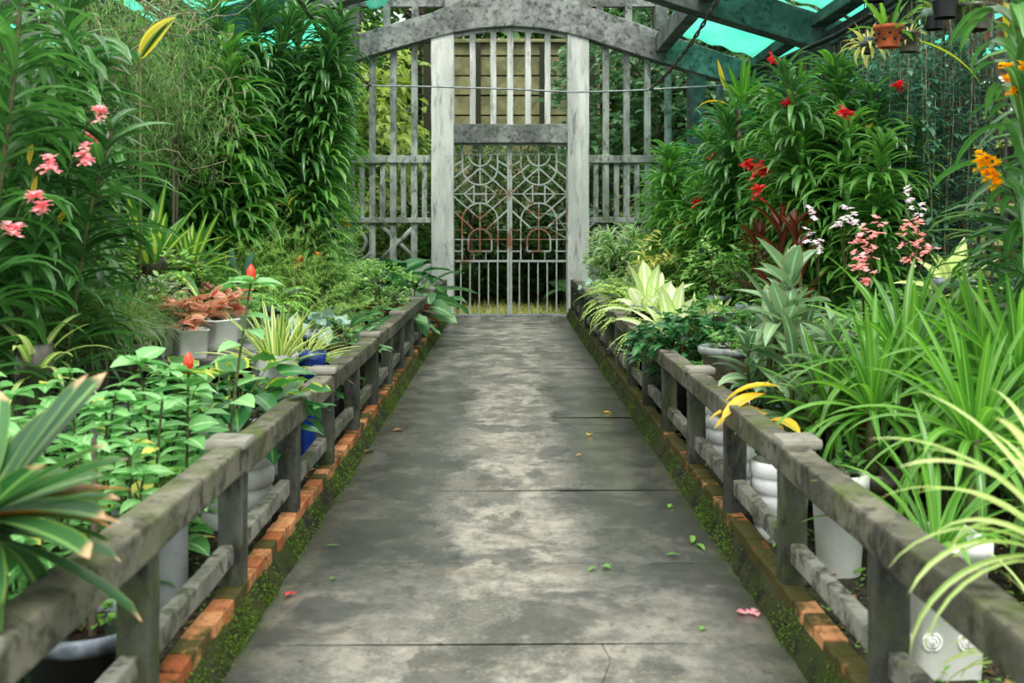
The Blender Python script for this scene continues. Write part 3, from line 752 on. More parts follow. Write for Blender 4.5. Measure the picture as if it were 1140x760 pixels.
def shrub(seed, rad, zc, n, L, W, prof='ovate', mat='bush', el=(-.2, .9), droop=(.3, 1.0), stems=4, clump=7, nseg=3, fold=.25, flat=.0, stem_mat='cane', shell=.55, sr=.007):
    """twigs fanning out of the ground with leaves in sprays at their ends"""
    rg = R(seed); rx, ry, rz = rad; g = Geo(); parts = []
    k = max(1, n // clump)
    d = rg.normal(0, 1, (k, 3)); d /= np.linalg.norm(d, axis=1)[:, None]
    rr = shell + (1 - shell) * rg.random(k) ** .6
    c = d * rr[:, None] * np.array([rx, ry, rz]); c[:, 2] += zc; c[:, 2] = np.maximum(c[:, 2], .05)
    ci = np.repeat(np.arange(k), clump); N = len(ci)
    out = np.arctan2(c[ci, 1], c[ci, 0])
    az = out + rg.normal(0, 1.1, N)
    b = c[ci] + rg.normal(0, L * .22, (N, 3))
    leaves(g, b, az, rg.uniform(el[0], el[1], N), L * rg.uniform(.6, 1.15, N), W * rg.uniform(.7, 1.15, N), rg.uniform(droop[0], droop[1], N), prof, nseg, fold, rg.normal(0, .35, N), rng=rg)
    tw = Geo()
    for i in range(0, k, max(1, k // 40)):
        p0 = np.array([rx * .12 * d[i, 0], ry * .12 * d[i, 1], max(.02, zc - rz)]); p1 = c[i]; mid = (p0 + p1) / 2 + np.array([d[i, 0] * rx * -.12, d[i, 1] * ry * -.12, rz * .18])
        tube(tw, [p0, mid, p1], [sr * .8, sr * .55, sr * .3], 4, False)
    parts.append(('branches', tw.mesh('branches', M[stem_mat])))
    for j in range(stems):
        a = j / max(1, stems) * 2 * PI + seed; s = Geo(); h = max(zc, .1)
        tube(s, [(rx * .1 * math.cos(a), ry * .1 * math.sin(a), 0), (rx * .14 * math.cos(a), ry * .14 * math.sin(a), h * .5), (rx * .3 * math.cos(a + .4), ry * .3 * math.sin(a + .4), h)], [sr * 1.3, sr, sr * .7], 6)
        parts.append(('stem', s.mesh('stem', M[stem_mat])))
    parts.append(('foliage', g.mesh('shrub_foliage', LM[mat])))
    return parts

def fern(seed, n, L, lw=.05, mat='fern', el=(.2, 1.3), droop=(1.2, 2.2), pairs=26, lf=.011, hang=0.0, azr=None):
    rg = R(seed); g = Geo(); rc = Geo()
    for i in range(n):
        a = rg.uniform(*azr) if azr else i * 2.39996 + rg.normal(0, .3)
        f = i / n; e0 = el[1] + (el[0] - el[1]) * f + rg.normal(0, .1); dr = rg.uniform(*droop); ln = L * rg.uniform(.7, 1.1)
        t = np.linspace(0, 1, pairs); e = e0 - dr * t ** 1.2
        T = np.stack([np.cos(e) * math.cos(a), np.cos(e) * math.sin(a), np.sin(e)], -1)
        p = np.cumsum(T, 0) * ln / pairs
        tube(rc, p[::3], np.linspace(.003, .001, len(p[::3])), 4, False)
        k = slice(3, None); q_ = p[k]; m = len(q_); sc = np.sin(PI * np.clip(t[k], .02, .98) ** .75) ** .7
        for sd in (-1, 1):
            leaves(g, q_, a + sd * rg.normal(1.25, .08, m), e[k] * .35 + rg.normal(0, .12, m), lw * sc * rg.uniform(.85, 1.1, m) + .004, np.full(m, lf) * (.4 + .6 * sc), np.full(m, .6), 'blunt', 2, .15, rng=rg)
    return [('rachis', rc.mesh('rachis', M['cane'])), ('fronds', g.mesh('fern_fronds', LM[mat]))]

def broad(seed, n, pet, L, W, mat='broad', prof='heart', el=(.35, 1.3), leaf_el=(-.5, .2), droop=(.3, .9), wave=.05, fold=.18, azr=None, nseg=7, pr=.005):
    """leaf blades on long stalks from one crown"""
    rg = R(seed); g = Geo(); s = Geo(); B = []; AZ = []
    for i in range(n):
        a = rg.uniform(*azr) if azr else i * 2.39996 + rg.normal(0, .3)
        f = (i + .5) / n; e = el[1] + (el[0] - el[1]) * f; ln = pet * rg.uniform(.7, 1.15)
        t = np.linspace(0, 1, 6); ee = e - .5 * t
        p = np.cumsum(np.stack([np.cos(ee) * math.cos(a), np.cos(ee) * math.sin(a), np.sin(ee)], -1), 0) * ln / 6
        p = np.concatenate([[(0, 0, 0)], p]); tube(s, p, np.linspace(pr, pr * .6, 7), 5, False); B.append(p[-1]); AZ.append(a)
    N = len(B)
    leaves(g, np.array(B), np.array(AZ) + rg.normal(0, .3, N), rg.uniform(*leaf_el, N), L * rg.uniform(.7, 1.15, N), W * rg.uniform(.8, 1.15, N), rg.uniform(*droop, N), prof, nseg, fold, rg.normal(0, .3, N), rng=rg, wave=wave)
    return [('stalk', s.mesh('leaf_stalks', M['cane'])), ('foliage', g.mesh('broad_foliage', LM[mat]))]

def threads(seed, n, rad, zc, L, W=.0035, mat='feather', el=(.2, 1.4), droop=(.8, 2.4), core=.5, nseg=6):
    rg = R(seed); g = Geo(); d = rg.normal(0, 1, (n, 3)); d /= np.linalg.norm(d, axis=1)[:, None]; d[:, 2] = np.abs(d[:, 2])
    b = d * (core * rg.random(n) ** .5)[:, None] * np.array(rad); b[:, 2] += zc * .3
    az = np.arctan2(d[:, 1], d[:, 0]) + rg.normal(0, .6, n)
    leaves(g, b, az, rg.uniform(*el, n), L * rg.uniform(.6, 1.15, n), np.full(n, W), rg.uniform(*droop, n), 'blade', nseg, .2, rng=rg, bend=rg.normal(0, .5, n))
    return [('foliage', g.mesh('thread_foliage', LM[mat]))]

def feathery(seed, nstem, H, spread, mat='feather', tl=.05, tw=.0022, per=60):
    """plumes of very fine leaflets on arching stems"""
    rg = R(seed); g = Geo(); parts = []; s = Geo()
    for i in range(nstem):
        a = i * 2.39996; e0 = rg.uniform(.5, 1.45); ln = H * rg.uniform(.7, 1.2); dr = rg.uniform(.5, 1.9)
        t = np.linspace(0, 1, per); e = e0 - dr * t ** 1.4
        p = np.cumsum(np.stack([np.cos(e) * math.cos(a), np.cos(e) * math.sin(a), np.sin(e)], -1), 0) * ln / per + np.array([rg.normal(0, spread * .2), rg.normal(0, spread * .2), 0])
        tube(s, p[::6], np.linspace(.003, .001, len(p[::6])), 4, False)
        m = int(per * .82); q_ = np.repeat(p[-m:], 4, 0); N = len(q_)
        leaves(g, q_ + rg.normal(0, .004, (N, 3)), rg.random(N) * 2 * PI, rg.uniform(-.2, 1.1, N), tl * rg.uniform(.5, 1.3, N), np.full(N, tw), rg.uniform(0, .8, N), 'blade', 2, .1, rng=rg)
    return [('stalk', s.mesh('plume_stalks', M['cane'])), ('foliage', g.mesh('plume_foliage', LM[mat]))]

def ginger(seed, nst, H, L, W, spread, cones=1, cs=1.0):
    """spiral ginger: leafy stems, some ending in a red cone"""
    rg = R(seed); parts = []; g = Geo(); c = Geo(); hasc = False
    for i in range(nst):
        a = i * 2.39996 + seed; rr = spread * math.sqrt((i + .4) / nst); x0, y0 = rr * math.cos(a), rr * math.sin(a)
        h = H * rg.uniform(.72, 1.1); lx, ly = rg.normal(0, .12, 2) * h
        t = np.linspace(0, 1, 9); path = np.stack([x0 + lx * t ** 1.5, y0 + ly * t ** 1.5, h * t], -1)
        s = Geo(); tube(s, path, np.linspace(.008, .005, 9), 6); parts.append(('stem', s.mesh('ginger_stem', M['cane'])))
        n = 24; f = np.concatenate([np.linspace(.16, .97, n - 6), np.full(6, .99)])
        b = np.stack([np.interp(f, t, path[:, k]) for k in range(3)], -1)
        az = np.arange(n) * 1.25 + rg.normal(0, .25, n) + a
        leaves(g, b, az, rg.uniform(.0, .55, n), L * rg.uniform(.65, 1.1, n), W * rg.uniform(.8, 1.15, n), rg.uniform(.4, .9, n), 'ovate', 4, .22, rg.normal(0, .25, n), rng=rg)
        if i < cones:
            cc = Geo(); tp = path[-1]; hh = .055
            lathe(cc, [(r_ * cs, z_ * cs) for r_, z_ in ((.002, -.01), (.010, 0), (.015, .012), (.014, .028), (.008, .042), (.001, .05))], 10, tp)
            parts.append(('flower_cone', cc.mesh('flower_cone', LM['cone'])))
    parts.append(('foliage', g.mesh('ginger_foliage', LM['costus'])))
    return parts

def florets(seed, n, rad, pl, pw, mat, hang=0.0, petals=5):
    """one cluster of small five-petalled flowers, its own mesh"""
    rg = R(seed); g = Geo()
    d = rg.normal(0, 1, (n, 3)); d /= np.linalg.norm(d, axis=1)[:, None]
    c = d * rad * (rg.random(n) ** .4)[:, None]; c[:, 2] *= 1.0 + hang
    k = np.tile(np.arange(petals), n); ci = np.repeat(np.arange(n), petals)
    az = k * 2 * PI / petals + np.repeat(rg.random(n) * 6, petals)
    # each flower faces outwards: tilt by using elevation toward its direction
    e = .35 + .7 * d[ci, 2] * np.cos(az - np.arctan2(d[ci, 1], d[ci, 0])) + rg.normal(0, .15, len(k)); e -= .4 * np.cos(az - np.arctan2(d[ci, 1], d[ci, 0])) * (1 - np.abs(d[ci, 2]))
    leaves(g, c[ci], az, e, pl * rg.uniform(.8, 1.15, len(k)), np.full(len(k), pw), np.full(len(k), .5), 'petal', 3, .2, rng=rg)
    return g.mesh('blossom', LM[mat])

def tree(seed, H, cr, nl, L, W, mat, prof='lance', droop=(.6, 1.6), el=(-.3, .7), trunk=.14, zc=None, clump=14, hz=None):
    rg = R(seed); parts = []
    s = Geo(); tube(s, [(0, 0, -.1), (.1, .05, H * .3), (0, .1, H * .6), (.05, 0, H * .85)], [trunk, trunk * .8, trunk * .55, trunk * .2], 8)
    parts.append(('trunk', s.mesh('trunk', M['bark'])))
    zc = zc or H * .62; hz = hz or H * .42
    k = nl // clump; d = rg.normal(0, 1, (k, 3)); d /= np.linalg.norm(d, axis=1)[:, None]
    rr = .45 + .55 * rg.random(k) ** .5; lump = 1 + .2 * np.sin(d[:, 0] * 5 + seed) * np.sin(d[:, 2] * 6)
    c = d * (rr * lump)[:, None] * np.array([cr, cr, hz]); c[:, 2] += zc; c[:, 2] = np.maximum(c[:, 2], .15)
    br = Geo()
    for i in range(0, k, max(1, k // 30)):
        z0 = max(.2, c[i, 2] - rg.uniform(.3, 1.0)); tube(br, [(0.03, .05, min(z0, H * .8)), c[i] * np.array([.5, .5, 1]) - np.array([0, 0, .1]), c[i]], [trunk * .25, trunk * .15, .012], 4, False)
    parts.append(('branches', br.mesh('branches', M['bark'])))
    ci = np.repeat(np.arange(k), clump); N = len(ci); g = Geo()
    sub = rg.random(k) * .6
    leaves(g, c[ci] + rg.normal(0, L * .55, (N, 3)), np.arctan2(c[ci, 1], c[ci, 0]) + rg.normal(0, 1.0, N), rg.uniform(*el, N), L * rg.uniform(.6, 1.2, N), W * rg.uniform(.7, 1.2, N), rg.uniform(*droop, N), prof, 3, .25, rg.normal(0, .4, N), r=np.clip(sub[ci] + rg.random(N) * .4, 0, 1), rng=rg)
    parts.append(('crown', g.mesh('crown', LM[mat])))
    return parts

def vine(seed, n, Hh, w, dpt, L=.06, W=.02, mat='vine', prof='lance', drop=.5, per=34):
    """hanging stems with leaves along them; origin at the ground, hangs from Hh"""
    rg = R(seed); g = Geo(); s = Geo()
    for i in range(n):
        x, y = rg.uniform(-w, w), rg.uniform(-dpt, dpt); z1 = Hh * rg.uniform(.9, 1.0); z0 = Hh * rg.uniform(.02, drop)
        t = np.linspace(0, 1, 14); p = np.stack([x + .1 * np.sin(t * 5 + i) * t, y + .08 * np.cos(t * 4 + i) * t, z1 + (z0 - z1) * t], -1)
        tube(s, p, .003, 4, False)
        f = rg.random(per); b = np.stack([np.interp(f, t, p[:, k]) for k in range(3)], -1)
        leaves(g, b, rg.random(per) * 2 * PI, rg.uniform(-.4, .5, per), L * rg.uniform(.5, 1.3, per), W * rg.uniform(.7, 1.2, per), rg.uniform(.3, 1.2, per), prof, 3, .2, rng=rg)
    return [('stem', s.mesh('vine_stems', M['twig'])), ('foliage', g.mesh('vine_foliage', LM[mat]))]

def tangle(seed, n, rad, zc, H):
    """grey hanging moss draped over dry twigs on an upright frame"""
    rg = R(seed); g = Geo(); tw = Geo()
    N = n; d = rg.normal(0, 1, (N, 3)); d /= np.linalg.norm(d, axis=1)[:, None]
    b = d * (rg.random(N) ** .45)[:, None] * np.array(rad); b[:, 2] += zc
    leaves(g, b, rg.random(N) * 2 * PI, rg.uniform(-.6, .9, N), rg.uniform(.10, .36, N), np.full(N, .0028), rg.uniform(.5, 2.4, N), 'blade', 7, .1, bend=rg.normal(0, 1.6, N), rng=rg)
    for i in range(20):
        a = rg.random() * 2 * PI; p0 = np.array([rg.normal(0, rad[0] * .4), rg.normal(0, rad[1] * .4), zc + rg.uniform(-.8, .9) * rad[2]])
        e = rg.uniform(-.6, .9); l = rg.uniform(.3, .9); t = np.linspace(0, 1, 7)[:, None]
        p = p0 + t * l * np.array([math.cos(a) * math.cos(e), math.sin(a) * math.cos(e), math.sin(e)]) + .06 * np.stack([np.sin(t[:, 0] * 6 + i), np.cos(t[:, 0] * 5), np.sin(t[:, 0] * 7)], -1)
        tube(tw, p, np.linspace(.007, .003, 7), 4, False)
    k = n // 3; cb = b[:k] * np.array([1.05, 1, 1]); lf = Geo()
    leaves(lf, cb, rg.random(k) * 2 * PI, rg.uniform(-.4, .8, k), rg.uniform(.06, .15, k), rg.uniform(.008, .016, k), rg.uniform(.3, 1.3, k), 'lance', 3, .25, rng=rg)
    s = Geo(); tube(s, [(0, 0, 0), (.03, 0, zc * .6), (0, 0, zc + rad[2] * .7)], [.014, .012, .008], 7)
    return [('post', s.mesh('frame_post', M['bark'])), ('twigs', tw.mesh('dry_twigs', M['twig'])), ('leaves', lf.mesh('tangle_leaves', LM['bush'])), ('foliage', g.mesh('hanging_moss', LM['moss_thread']))]

def cactus(seed):
    rg = R(seed); out = []
    for k, (x, z, h, w, tl) in enumerate(((0, 0, .24, .035, 0), (-.045, .22, .2, .036, -.16), (.05, .20, .2, .034, .35))):
        g = Geo(); m = 12; t = np.linspace(0, 1, m); pr = np.sin(PI * np.clip(t, .01, .99) ** .8) ** .55 * w
        th = np.arange(12) / 12 * 2 * PI
        V = np.stack([pr[:, None] * np.cos(th), pr[:, None] * .38 * np.sin(th), np.repeat((t * h)[:, None], 12, 1)], -1)
        cx, sx = math.cos(tl), math.sin(tl)
        V = np.stack([V[..., 0] * cx + V[..., 2] * sx + x, V[..., 1], V[..., 2] * cx - V[..., 0] * sx + z], -1)
        idx = np.arange(m * 12).reshape(m, 12); nx = np.roll(idx, -1, 1)
        g.add(V.reshape(-1, 3), np.stack([idx[:-1], nx[:-1], nx[1:], idx[1:]], -1).reshape(-1, 4))
        out.append(('pad', g.mesh('cactus_pad', LM['cactus'])))
    return out

# ------------------------------------------------------------------ pots
def pot_parts(kind, r, h):
    """list of (name, mesh) for a pot standing on z = 0"""
    g = Geo(); parts = []
    if kind == 'ring':
        pr = [(r * .8, 0)]; k = 5
        for i in range(k):
            z0, z1 = h * i / k, h * (i + 1) / k; b = r * (.84 + .16 * (i + 1) / k)
            pr += [(b * .955, z0 + .004), (b, z0 + .016), (b * 1.01, (z0 + z1) / 2), (b, z1 - .016), (b * .955, z1 - .004)]
        pr += [(r * .9, h), (r * .88, h * .9), (0.001, h * .9)]
        lathe(g, pr, 32); parts.append(('pot', g.mesh('ring_pot', M['ring_pot'])))
    elif kind == 'square':
        lathe(g, [(r * .82, 0), (r * .84, .01), (r * .98, h * .9), (r * 1.06, h * .9), (r * 1.06, h), (r * .95, h), (r * .92, h * .88), (.001, h * .88)], 40, square=9)
        parts.append(('pot', g.mesh('square_pot', M['white'])))
        for sg, ax in ((-1, 0), (-1, 1)):
            for px, pz in ((-.5, .3), (.0, .55), (.45, .3), (.4, .72), (-.45, .74)):
                q_ = Geo(); c = [0, 0, pz * h]; c[ax] = sg * r * (.85 + .13 * pz); c[1 - ax] = px * r * .9
                for rr in (.03, .018, .007):
                    th = np.linspace(0, 2 * PI, 13); pts = []
                    for a in th:
                        p = list(c); p[1 - ax] += rr * math.cos(a); p[2] += rr * math.sin(a); pts.append(p)
                    tube(q_, pts, .005, 4, False)
                parts.append(('rosette_relief', q_.mesh('rosette_relief', M['white'])))
    elif kind == 'box':
        lathe(g, [(r * .85, 0), (r * .9, .01), (r, h * .93), (r * 1.05, h * .94), (r * 1.05, h), (r * .95, h), (r * .93, h * .9), (.001, h * .9)], 40, square=12)
        parts.append(('pot', g.mesh('box_planter', M['white'])))
    else:
        mt = {'white': 'white', 'black': 'black', 'grey': 'pot_conc', 'terra': 'terra', 'blue': 'blue', 'bowl': 'brown_glaze', 'glazed': 'brown_glaze'}[kind]
        if kind == 'grey': pr = [(r * .96, 0), (r, .02), (r, h - .01), (r * .99, h), (r * .88, h), (r * .87, h * .9), (.001, h * .9)]
        elif kind == 'bowl': pr = [(r * .55, 0), (r * .6, .015), (r * .82, h * .5), (r * .93, h * .82), (r * .9, h * .84)]
        elif kind == 'blue': pr = [(r * .75, 0), (r * .85, h * .1), (r, h * .55), (r * .93, h * .86), (r * 1.0, h * .93), (r * 1.02, h), (r * .9, h), (r * .86, h * .9), (.001, h * .9)]
        elif kind == 'black': pr = [(r * .78, 0), (r * .8, .01), (r * .96, h * .9), (r * .97, h * .93), (r * .88, h * .92), (.001, h * .88)]
        else: pr = [(r * .68, 0), (r * .72, .012), (r * .9, h * .82), (r * 1.0, h * .83), (r * 1.02, h), (r * .9, h), (r * .86, h * .86), (.001, h * .86)]
        lathe(g, pr, 32); parts.append(('pot', g.mesh(kind + '_pot', M[mt])))
        if kind in ('bowl', 'black'):
            q_ = Geo(); th = np.linspace(0, 2 * PI, 41)
            z = h * (.9 if kind == 'bowl' else .95)
            lathe(q_, [(r * .88, z - .025), (r * .97, z - .03), (r * 1.05, z - .01), (r * 1.05, z + .012), (r * .98, z + .024), (r * .88, z + .012), (r * .86, z - .02)], 40)
            parts.append(('rim', q_.mesh('pot_rim', M['rim_glaze'] if kind == 'bowl' else M['blackrim'])))
    sg = Geo(); zs = h * (.85 if kind not in ('terra', 'white', 'glazed') else .8); rs = r * (.86 if kind not in ('square', 'box') else .9)
    rgs = R(int(h * 1000)); nr, ns = 5, 20
    V = [(rs * k / nr * math.cos(a), rs * k / nr * math.sin(a), zs + (.0 if k == nr else .012 * rgs.random()) + .035 * h) for k in range(nr + 1) for a in np.arange(ns) / ns * 2 * PI]
    idx = np.arange((nr + 1) * ns).reshape(nr + 1, ns); nx = np.roll(idx, -1, 1)
    sg.add(V, np.stack([idx[:-1], idx[1:], nx[1:], nx[:-1]], -1).reshape(-1, 4)); parts.append(('soil', sg.mesh('pot_soil', M['soil'])))
    return parts

# ------------------------------------------------------------------ planting
def plant(name, label, cat, parts, loc, rz=0.0, s=1.0, group=None, pot=None, tilt=None, mirror=False):
    """an Empty at the base with the parts under it; parts share mesh data between copies"""
    t = thing(name, label, cat, loc, rz, 1.0, group)
    z = 0.0
    if pot:
        pk, pr, ph = pot
        body = None
        for n, me in cached(('pot',) + pot, lambda: pot_parts(pk, pr, ph)): body = obj(n, me, body or t) if body is None else (obj(n, me, body), body)[1]
        z = ph * .86
    for n, me in parts:
        o = obj(n, me, t); o.location = (0, 0, z); o.scale = (s, s, s)
        if tilt: o.rotation_euler = tilt
    return t
def blossom(t, at, n, rad, pl, pw, mat, seed, stalk=None, label=None, name='blossom', hang=0.0):
    """a flower cluster at a world point, child of plant t, with the flower stalk that carries it"""
    inv = (Matrix.Translation(t.location) @ t.rotation_euler.to_matrix().to_4x4()).inverted()
    at = Vector(at); o = obj(name, florets(seed, n, rad, pl, pw, mat, hang), t, label); l = inv @ at; o.location = l
    if stalk is not None:
        p0 = inv @ Vector(stalk); g = Geo(); mid = (p0 + l) / 2 + Vector((0, 0, .12 * (p0 - l).length))
        tube(g, [p0, p0.lerp(mid, .6) + Vector((0, 0, .02)), mid, l], .004, 5, False)
        obj('flower_stalk', g.mesh('flower_stalk', M['cane']), t)
    return o

# ================================================================== BENCHES
def bench(label, x0, x1, y0, y1, z, mat='conc_grey'):
    c = Vector(((x0 + x1) / 2, (y0 + y1) / 2, 0)); t = thing('plant_bench', label, 'bench', c)
    def own(o): o.parent = t; o.matrix_parent_inverse = Matrix.Translation(-c); return o
    own(slab('bench_top', x0, x1, y0, y1, z - .07, z, M[mat], .01, 10, .003))
    n = max(2, int((y1 - y0) / 1.6) + 1)
    for i in range(n):
        y = y0 + .15 + (y1 - y0 - .3) * i / (n - 1)
        for x in (x0 + .1, x1 - .1): own(slab('leg', x - .05, x + .05, y - .06, y + .06, 0, z - .065, M['conc_post'], .008, 2, .002))
bench('long grey concrete plant bench under the white planters in the left bed', -3.7, -1.72, 6.9, 11.8, .66)
bench('short grey concrete plant bench under the fine grass mounds at the left', -3.7, -1.95, 5.25, 6.7, .5)
bench('grey concrete plant bench carrying pale rosettes in the right bed', 1.75, 2.9, 8.2, 11.6, .72)
bench('low grey concrete bench behind the pink orchids in the right bed', 2.2, 3.7, 5.6, 7.8, .5)

def V3(x, y, z=.0): return Vector((x, y, z))
G0 = .02

# ================================================================== LEFT BED, near to far
# -- scorched strap plant at the very front, head beside the rail
hx, hy, hz = -1.18, 2.40, .87
parts = cached('burnt', lambda: rosette(3, 46, .37, .041, (-.65, .85), (.1, .5), 'blunt', .02, 'burnt', 9, .35, stem=None))
t = plant('strap_leaf_plant', 'strap leaf plant with scorched leaf tips leaning over the near left fence', 'plant', [], V3(-1.24, 2.3, G0), pot=('grey', .13, .34))
g = Geo(); tube(g, [(0, 0, .28), (.02, .04, .45), (.06, .1, hz - .04)], [.02, .018, .016], 8); obj('stem', g.mesh('stem', M['cane']), t)
o = obj('foliage', parts[0][1], t); o.location = (hx + 1.24, hy - 2.3, hz - G0)
rgx = R(8); g = Geo(); n = 5
leaves(g, np.tile([[hx + 1.24, hy - 2.3, hz - G0 - .02]], (n, 1)), rgx.uniform(-.5, 1.0, n), rgx.uniform(-.1, .55, n), rgx.uniform(.3, .40, n), np.full(n, .03), rgx.uniform(.2, .6, n), 'strap', 9, .35, rgx.normal(0, .25, n), rng=rgx)
obj('scorched_leaves', g.mesh('scorched_leaves', LM['scorched']), t, 'browning orange tipped leaves')

t = plant('potted_plant', 'thin stemmed plant in a round black pot with a worn pale rim', 'plant', cached('wd', lambda: shrub(5, (.1, .1, .05), .05, 60, .04, .014, mat='weed', stems=0)), V3(-1.27, 3.24, G0), pot=('black', .185, .30))
g = Geo(); tube(g, [(.03, -.02, .26), (.04, -.03, .5), (.02, .02, .85)], [.012, .011, .008], 7); obj('stem', g.mesh('stem', M['bark']), t)

# -- spiral ginger
gk = [cached(('gin', k), lambda k=k: ginger(20 + k, (13, 12, 11, 9)[k], (.92, .82, 1.0, .95)[k], .135, .035, .26, (1, 0, 1, 0)[k])) for k in range(4)]
glist = [(-1.62, 3.35, 1, .90, 'leafy ginger right behind the scorched strap plant at the front left'),
         (-1.98, 3.0, 3, .85, 'leafy ginger clump at the left edge behind the scorched strap plant'),
         (-1.5, 4.0, 3, .86, 'leafy ginger behind the black pot with the pale rim'),
         (-2.1, 4.0, 0, .98, 'leafy red cone ginger with its cone in front of the grass mounds'),
         (-1.55, 4.75, 1, .85, 'leafy ginger clump in front of the pale ringed pot on the left'),
         (-2.0, 4.75, 2, .84, 'tall leafy red cone ginger before the white planters'),
         (-2.5, 4.2, 1, 1.0, 'leafy ginger clump right in front of the short left bench'),
         (-1.78, 3.75, 3, .9, 'leafy ginger in the middle of the front left clumps'),
         (-2.3, 3.4, 1, .95, 'leafy ginger clump cut by the left edge of the frame'),
         (-1.75, 5.3, 3, .78, 'leafy ginger clump just left of the glossy broadleaf in the ringed pot')]
for i, (x, y, k, s, lb) in enumerate(glist):
    plant('spiral_ginger', lb, 'plant', gk[k], V3(x, y, G0), i * 1.7, s, 'leafy ginger clumps at the front of the left bed')
plant('spiral_ginger', 'tallest ginger, two bare topped stems ending in fat red cones before the planters', 'plant', cached('gtall', lambda: ginger(29, 3, 1.22, .17, .05, .16, 2, 1.5)), V3(wx(215, 4.5), 4.5, G0), .6, 1.0, 'leafy ginger clumps at the front of the left bed')
plant('potted_plant', 'small leafy plant in a plain grey cylinder pot behind the near left fence', 'plant', cached('gp', lambda: shrub(15, (.16, .16, .1), .12, 110, .07, .022, mat='weed', stems=2)), V3(-1.43, 4.25, G0), pot=('grey', .165, .37))
# -- ringed pot with glossy broadleaf
bd = cached('bd', lambda: broad(31, 46, .36, .22, .075, 'broad_dark', 'heart', (.35, 1.35), (-.5, .25), (.4, .9)))
bl = cached('bl', lambda: broad(32, 12, .40, .22, .085, 'broad_lime', 'heart', (.8, 1.4), (-.1, .6), (.4, .8), .12))
t = plant('potted_plant', 'glossy dark broadleaf plant in the pale ringed pot behind the left fence', 'plant', bd + bl, V3(-1.36, 5.4, G0), .4, .95, pot=('ring', .2, .5))
t = plant('potted_plant', 'second glossy dark broadleaf plant right behind the pale ringed pot', 'plant', bd + bl, V3(-1.62, 5.9, G0), 2.4, 1.0, pot=('grey', .15, .42))
# -- blue pot, variegated strap plants
vg = cached('vg', lambda: rosette(41, 64, .52, .017, (.2, 1.35), (.2, .9), 'strap', .03, 'variegated', 8, .35))
plant('spider_plant', 'cream striped strap leaf plant in front of the tall cobalt blue pot', 'plant', vg, V3(-1.42, 6.6, G0), .3, .95, pot=('grey', .14, .72))
plant('spider_plant', 'cream striped strap leaf plant in a grey pot behind the glossy broadleaf', 'plant', vg, V3(-1.38, 7.15, G0), 1.9, .8, pot=('grey', .13, .66))
plant('potted_plant', 'small broadleaf seedling in the tall cobalt blue pot by the left fence', 'plant', cached('bs', lambda: broad(43, 7, .10, .12, .04, 'broad_dark')), V3(-1.22, 6.72, G0), .2, 1.0, pot=('blue', .088, .72))
# -- broadleaf group along the fence
gb = cached('gb', lambda: broad(51, 13, .34, .2, .085, 'grey_broad', 'heart', (.5, 1.3), (-.6, .1), (.3, .9), .3))
ba = cached('ba', lambda: broad(52, 20, .30, .34, .062, 'broad', 'lance', (.6, 1.4), (.1, .9), (.5, 1.3), .06))
plant('potted_plant', 'grey green lobed leaf plant behind the cream striped strap plants', 'plant', gb, V3(-1.52, 8.2, G0), .5, .85, pot=('black', .14, .72))
plant('potted_plant', 'long leaved broadleaf plant leaning over the left fence past the blue pot', 'plant', ba, V3(-1.36, 8.5, G0), .9, 1.0, pot=('black', .16, .5))
plant('potted_plant', 'long leaved broadleaf plant next beyond the lobed grey green one', 'plant', ba, V3(-1.42, 9.6, G0), 2.6, .9, pot=('glazed', .17, .45))
plant('potted_plant', 'dark leaved plant in a black pot low by the middle of the left fence', 'plant', bd, V3(-1.34, 7.7, G0), 1.1, .7, pot=('black', .14, .3))
# -- bench: coral leaved planters, white variegated, ferns
cl = cached('cl', lambda: shrub(61, (.2, .2, .12), .14, 90, .115, .045, 'heart', 'coleus', stems=3, nseg=4, fold=.2, clump=5))
wv = cached('wv', lambda: shrub(62, (.3, .3, .22), .25, 260, .10, .03, 'ovate', 'white_var', stems=4, clump=6))
for i, (px, py, d, r, h, pt, s, lb) in enumerate((
        (172, 383, 7.15, .105, .2, wv, .7, 'white variegated plant in the left one of three white planters on the bench'),
        (212, 383, 7.05, .10, .19, cl, 1.0, 'coral leaved plant in the middle white planter on the left bench'),
        (240, 366, 7.7, .125, .2, cl, .95, 'coral leaved plant in the right white planter on the left bench'))):
    plant('potted_plant', lb, 'plant', pt, V3(wx(px, d), d, .66), i * 2.1, s, 'white planters on the left bench', pot=('box', r, h))
for i, (px, d, s, lb) in enumerate(((130, 7.6, 1.15, 'white variegated bush on the left bench behind the grass mounds'), (165, 8.3, 1.1, 'white variegated bush behind the coral leaved planters'), (95, 8.6, 1.2, 'white variegated bush below the striped corn plant'))):
    plant('potted_plant', lb, 'plant', wv, V3(wx(px, d), d, .66), i * 1.3, s, pot=('black', .13, .16))
bf = cached('bf', lambda: fern(63, 26, .62, .055, 'fern', (.5, 1.4), (1.5, 2.6)))
plant('fern', 'sword fern with arching fronds in a small white pot on the left bench', 'fern', bf, V3(wx(262, 8.3), 8.3, .66), .3, 1.0, pot=('white', .1, .22))
plant('fern', 'sword fern on the left bench in front of the feathery green mounds', 'fern', bf, V3(wx(305, 9.2), 9.2, .66), 1.4, .85, pot=('black', .12, .18))
ca = cached('ca', lambda: cactus(64))
plant('cactus', 'flat padded cactus standing before the feathery green mound', 'cactus', ca, V3(wx(266, 9.3), 9.3, .66), .1, 1.0, pot=('grey', .11, .30))
